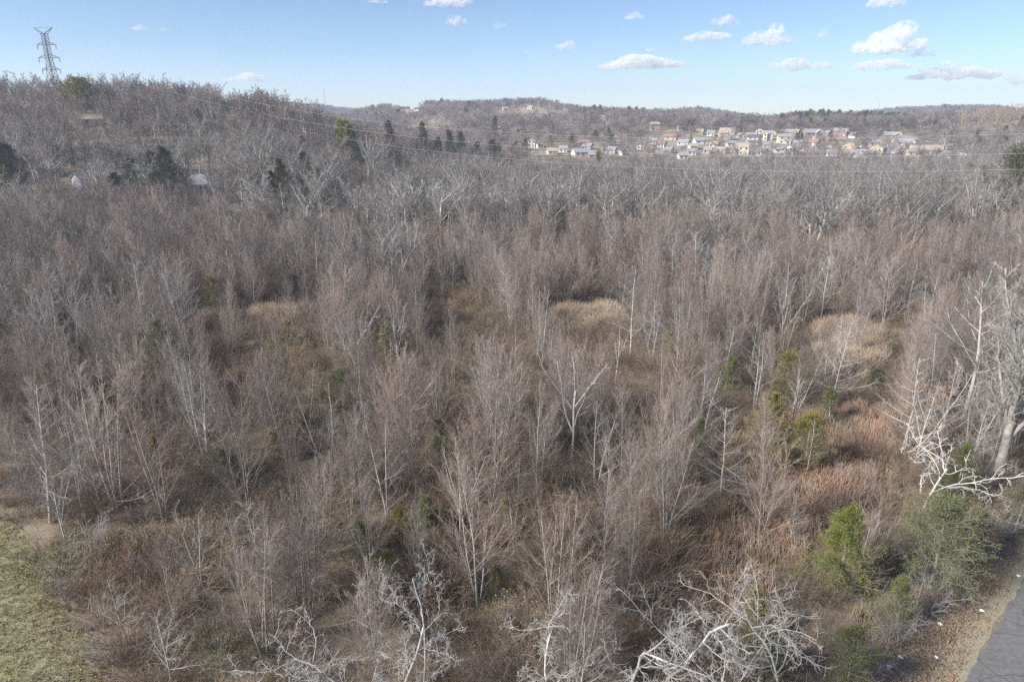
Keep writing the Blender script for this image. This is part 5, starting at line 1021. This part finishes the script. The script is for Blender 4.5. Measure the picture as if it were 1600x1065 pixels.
leaves('fallen_leaves', x1[kp], y1[kp], mat('fallen_leaf', (.36, .245, .12), (.24, .15, .075), scale=2, rand=0), .17, 'brown leaves scattered over the lawn')
s_ = rng.uniform(-8, 26, 16000); q_ = -np.abs(rng.normal(2.3, 1.4, 16000)) - .3; x1 = r_a[0] + r_dir[0] * s_ + r_nrm[0] * q_; y1 = r_a[1] + r_dir[1] * s_ + r_nrm[1] * q_
kp = rng.uniform(0, 1, len(x1)) < (.35 + .65 * (np.sin(x1 * 1.1 + 1) * np.sin(y1 * .9) > -.25)); leaves('verge_leaves', x1[kp], y1[kp], mat('verge_leaf', (.31, .225, .15), (.20, .14, .09), scale=2, rand=0), .16, 'brown leaves lying on the road verge')

# ------------------------------------------------------------------ clouds (beyond the haze) and haze
cm = bpy.data.materials.new('cloud_vapour'); cm.use_nodes = True; nt = cm.node_tree; nt.nodes.clear()
co = nt.nodes.new('ShaderNodeOutputMaterial'); pv = nt.nodes.new('ShaderNodeVolumePrincipled'); pv.inputs['Color'].default_value = (1, 1, 1, 1); pv.inputs['Density'].default_value = .016; pv.inputs['Anisotropy'].default_value = .0
ctc = nt.nodes.new('ShaderNodeTexCoord'); cnz = nt.nodes.new('ShaderNodeTexNoise'); cnz.inputs['Scale'].default_value = .022; cnz.inputs['Detail'].default_value = 4; cnz.inputs['Roughness'].default_value = .6
cmr = nt.nodes.new('ShaderNodeMapRange'); cmr.inputs['From Min'].default_value = .40; cmr.inputs['From Max'].default_value = .74; cmr.inputs['To Min'].default_value = 0.0; cmr.inputs['To Max'].default_value = .030
nt.links.new(ctc.outputs['Object'], cnz.inputs['Vector']); nt.links.new(cnz.outputs['Fac'], cmr.inputs['Value']); nt.links.new(cmr.outputs[0], pv.inputs['Density'])
nt.links.new(pv.outputs[0], co.inputs['Volume'])
CLOUDS = [(715, 32, 34, 12, 'small white cloud high left of centre'), (700, 3, 70, 14, 'broad faint cloud cut by the top of the sky'), (883, 70, 34, 12, 'small bright cloud above the central hill'), (1003, 97, 125, 18, 'long flat white cloud above the central valley'),
 (822, 81, 16, 7, 'tiny wisp beside the small bright cloud'), (780, 40, 18, 7, 'faint tiny wisp in the upper middle'), (990, 24, 30, 11, 'small cloud high above the long flat one'), (1018, 77, 20, 5, 'thin wisp just over the long flat cloud'), (1105, 56, 70, 12, 'thin double cloud left of the ragged one'),
 (1135, 31, 40, 14, 'small slanting cloud high on the right'), (1200, 54, 68, 28, 'ragged upright white cloud'), (1287, 52, 18, 14, 'small compact white puff'), (1249, 101, 84, 16, 'flat based white cloud over the estate'), (1395, 58, 100, 40, 'largest heaped white cloud'), (1372, 76, 72, 12, 'flat shelf of cloud under the largest heap'),
 (1440, 80, 38, 15, 'small round cloud beside the largest heap'), (1380, 101, 80, 13, 'low twin humped cloud'), (1490, 111, 115, 22, 'long lumpy white cloud low on the right'), (1592, 122, 44, 20, 'cloud cut by the right edge of the sky'), (383, 121, 62, 12, 'lone white cloud above the left hill'),
 (218, 43, 26, 8, 'faint puff in the upper left sky'), (258, 45, 14, 6, 'tiny faint puff beside the upper left one'), (1385, 2, 52, 16, 'cloud cut by the top edge on the right'), (590, 0, 28, 8, 'tiny cloud at the top edge on the left'), (322, 152, 1, 1, '')][:-1]
for i, (px, py, w, h, lab) in enumerate(CLOUDS):
    r_ = np.random.default_rng(70 + i); D = 5200.0; d = ray(px, py); c = np.array((0, 0, CAM_Z)) + d * D; k = D / FPX; W, Hh = w * k, h * k
    import bmesh
    bm = bmesh.new(); bmesh.ops.create_icosphere(bm, subdivisions=5, radius=1.0); dirs = np.array([v.co[:] for v in bm.verts])
    nl = 16; cx = r_.uniform(-.78, .78, nl); rr_ = (.18 + .22 * (1 - np.abs(cx))) * r_.uniform(.6, 1.15, nl)
    C = np.stack([cx, r_.uniform(-.3, .3, nl), -.25 + np.abs(r_.normal(0, .30, nl)) * (1 - cx ** 2)], 1); C[:, 2] *= 1.0
    best = np.full(len(dirs), .12)
    sc_ = np.array((1, .6, 1.0)); dn = dirs * np.array((1.0, 1, 1))
    for q in range(nl):
        b_ = dn @ C[q]; disc = b_ ** 2 - (C[q] @ C[q] - rr_[q] ** 2); best = np.where(disc > 0, np.maximum(best, b_ + np.sqrt(np.maximum(disc, 0))), best)
    nz = sum(np.sin(dirs @ r_.normal(0, f, 3) + r_.uniform(0, 6)) / f for f in (6, 9, 14, 21, 30, 40)); best = best * (1 + .16 * nz)
    P = dirs * best[:, None]; P[:, 2] = np.maximum(P[:, 2], -.34 + .07 * np.sin(P[:, 0] * 9 + i) + .04 * np.sin(P[:, 0] * 23)); P = P - (P.max(0) + P.min(0)) / 2; P = P / (P.max(0) - P.min(0)); P *= np.array((W * 1.15, W * .5, Hh * 1.3))
    for v, q in zip(bm.verts, P): v.co = q
    me = bpy.data.meshes.new('cloud'); bm.to_mesh(me); bm.free(); me.materials.append(cm); o = link('cloud', me); o.location = c; o.rotation_euler = (0, 0, -math.atan2(c[0], c[1])); tag(o, lab, 'cloud', 'small fair weather clouds')
hm = bpy.data.materials.new('haze_air'); hm.use_nodes = True; nt = hm.node_tree; nt.nodes.clear(); ho = nt.nodes.new('ShaderNodeOutputMaterial'); hv = nt.nodes.new('ShaderNodeVolumePrincipled')
hv.inputs['Color'].default_value = (.74, .84, 1.0, 1); hv.inputs['Density'].default_value = .00031; hv.inputs['Anisotropy'].default_value = .2; nt.links.new(hv.outputs[0], ho.inputs['Volume'])
zmin = float(Z.min()) - 1.0
m = MB(); m.box((0, 1130, (zmin + 110) / 2), (3900, 2560, 110 - zmin)); hz_ = link('haze', m.mesh('haze', [hm])); kind(hz_, 'stuff', 'thin pale haze over the far hills')
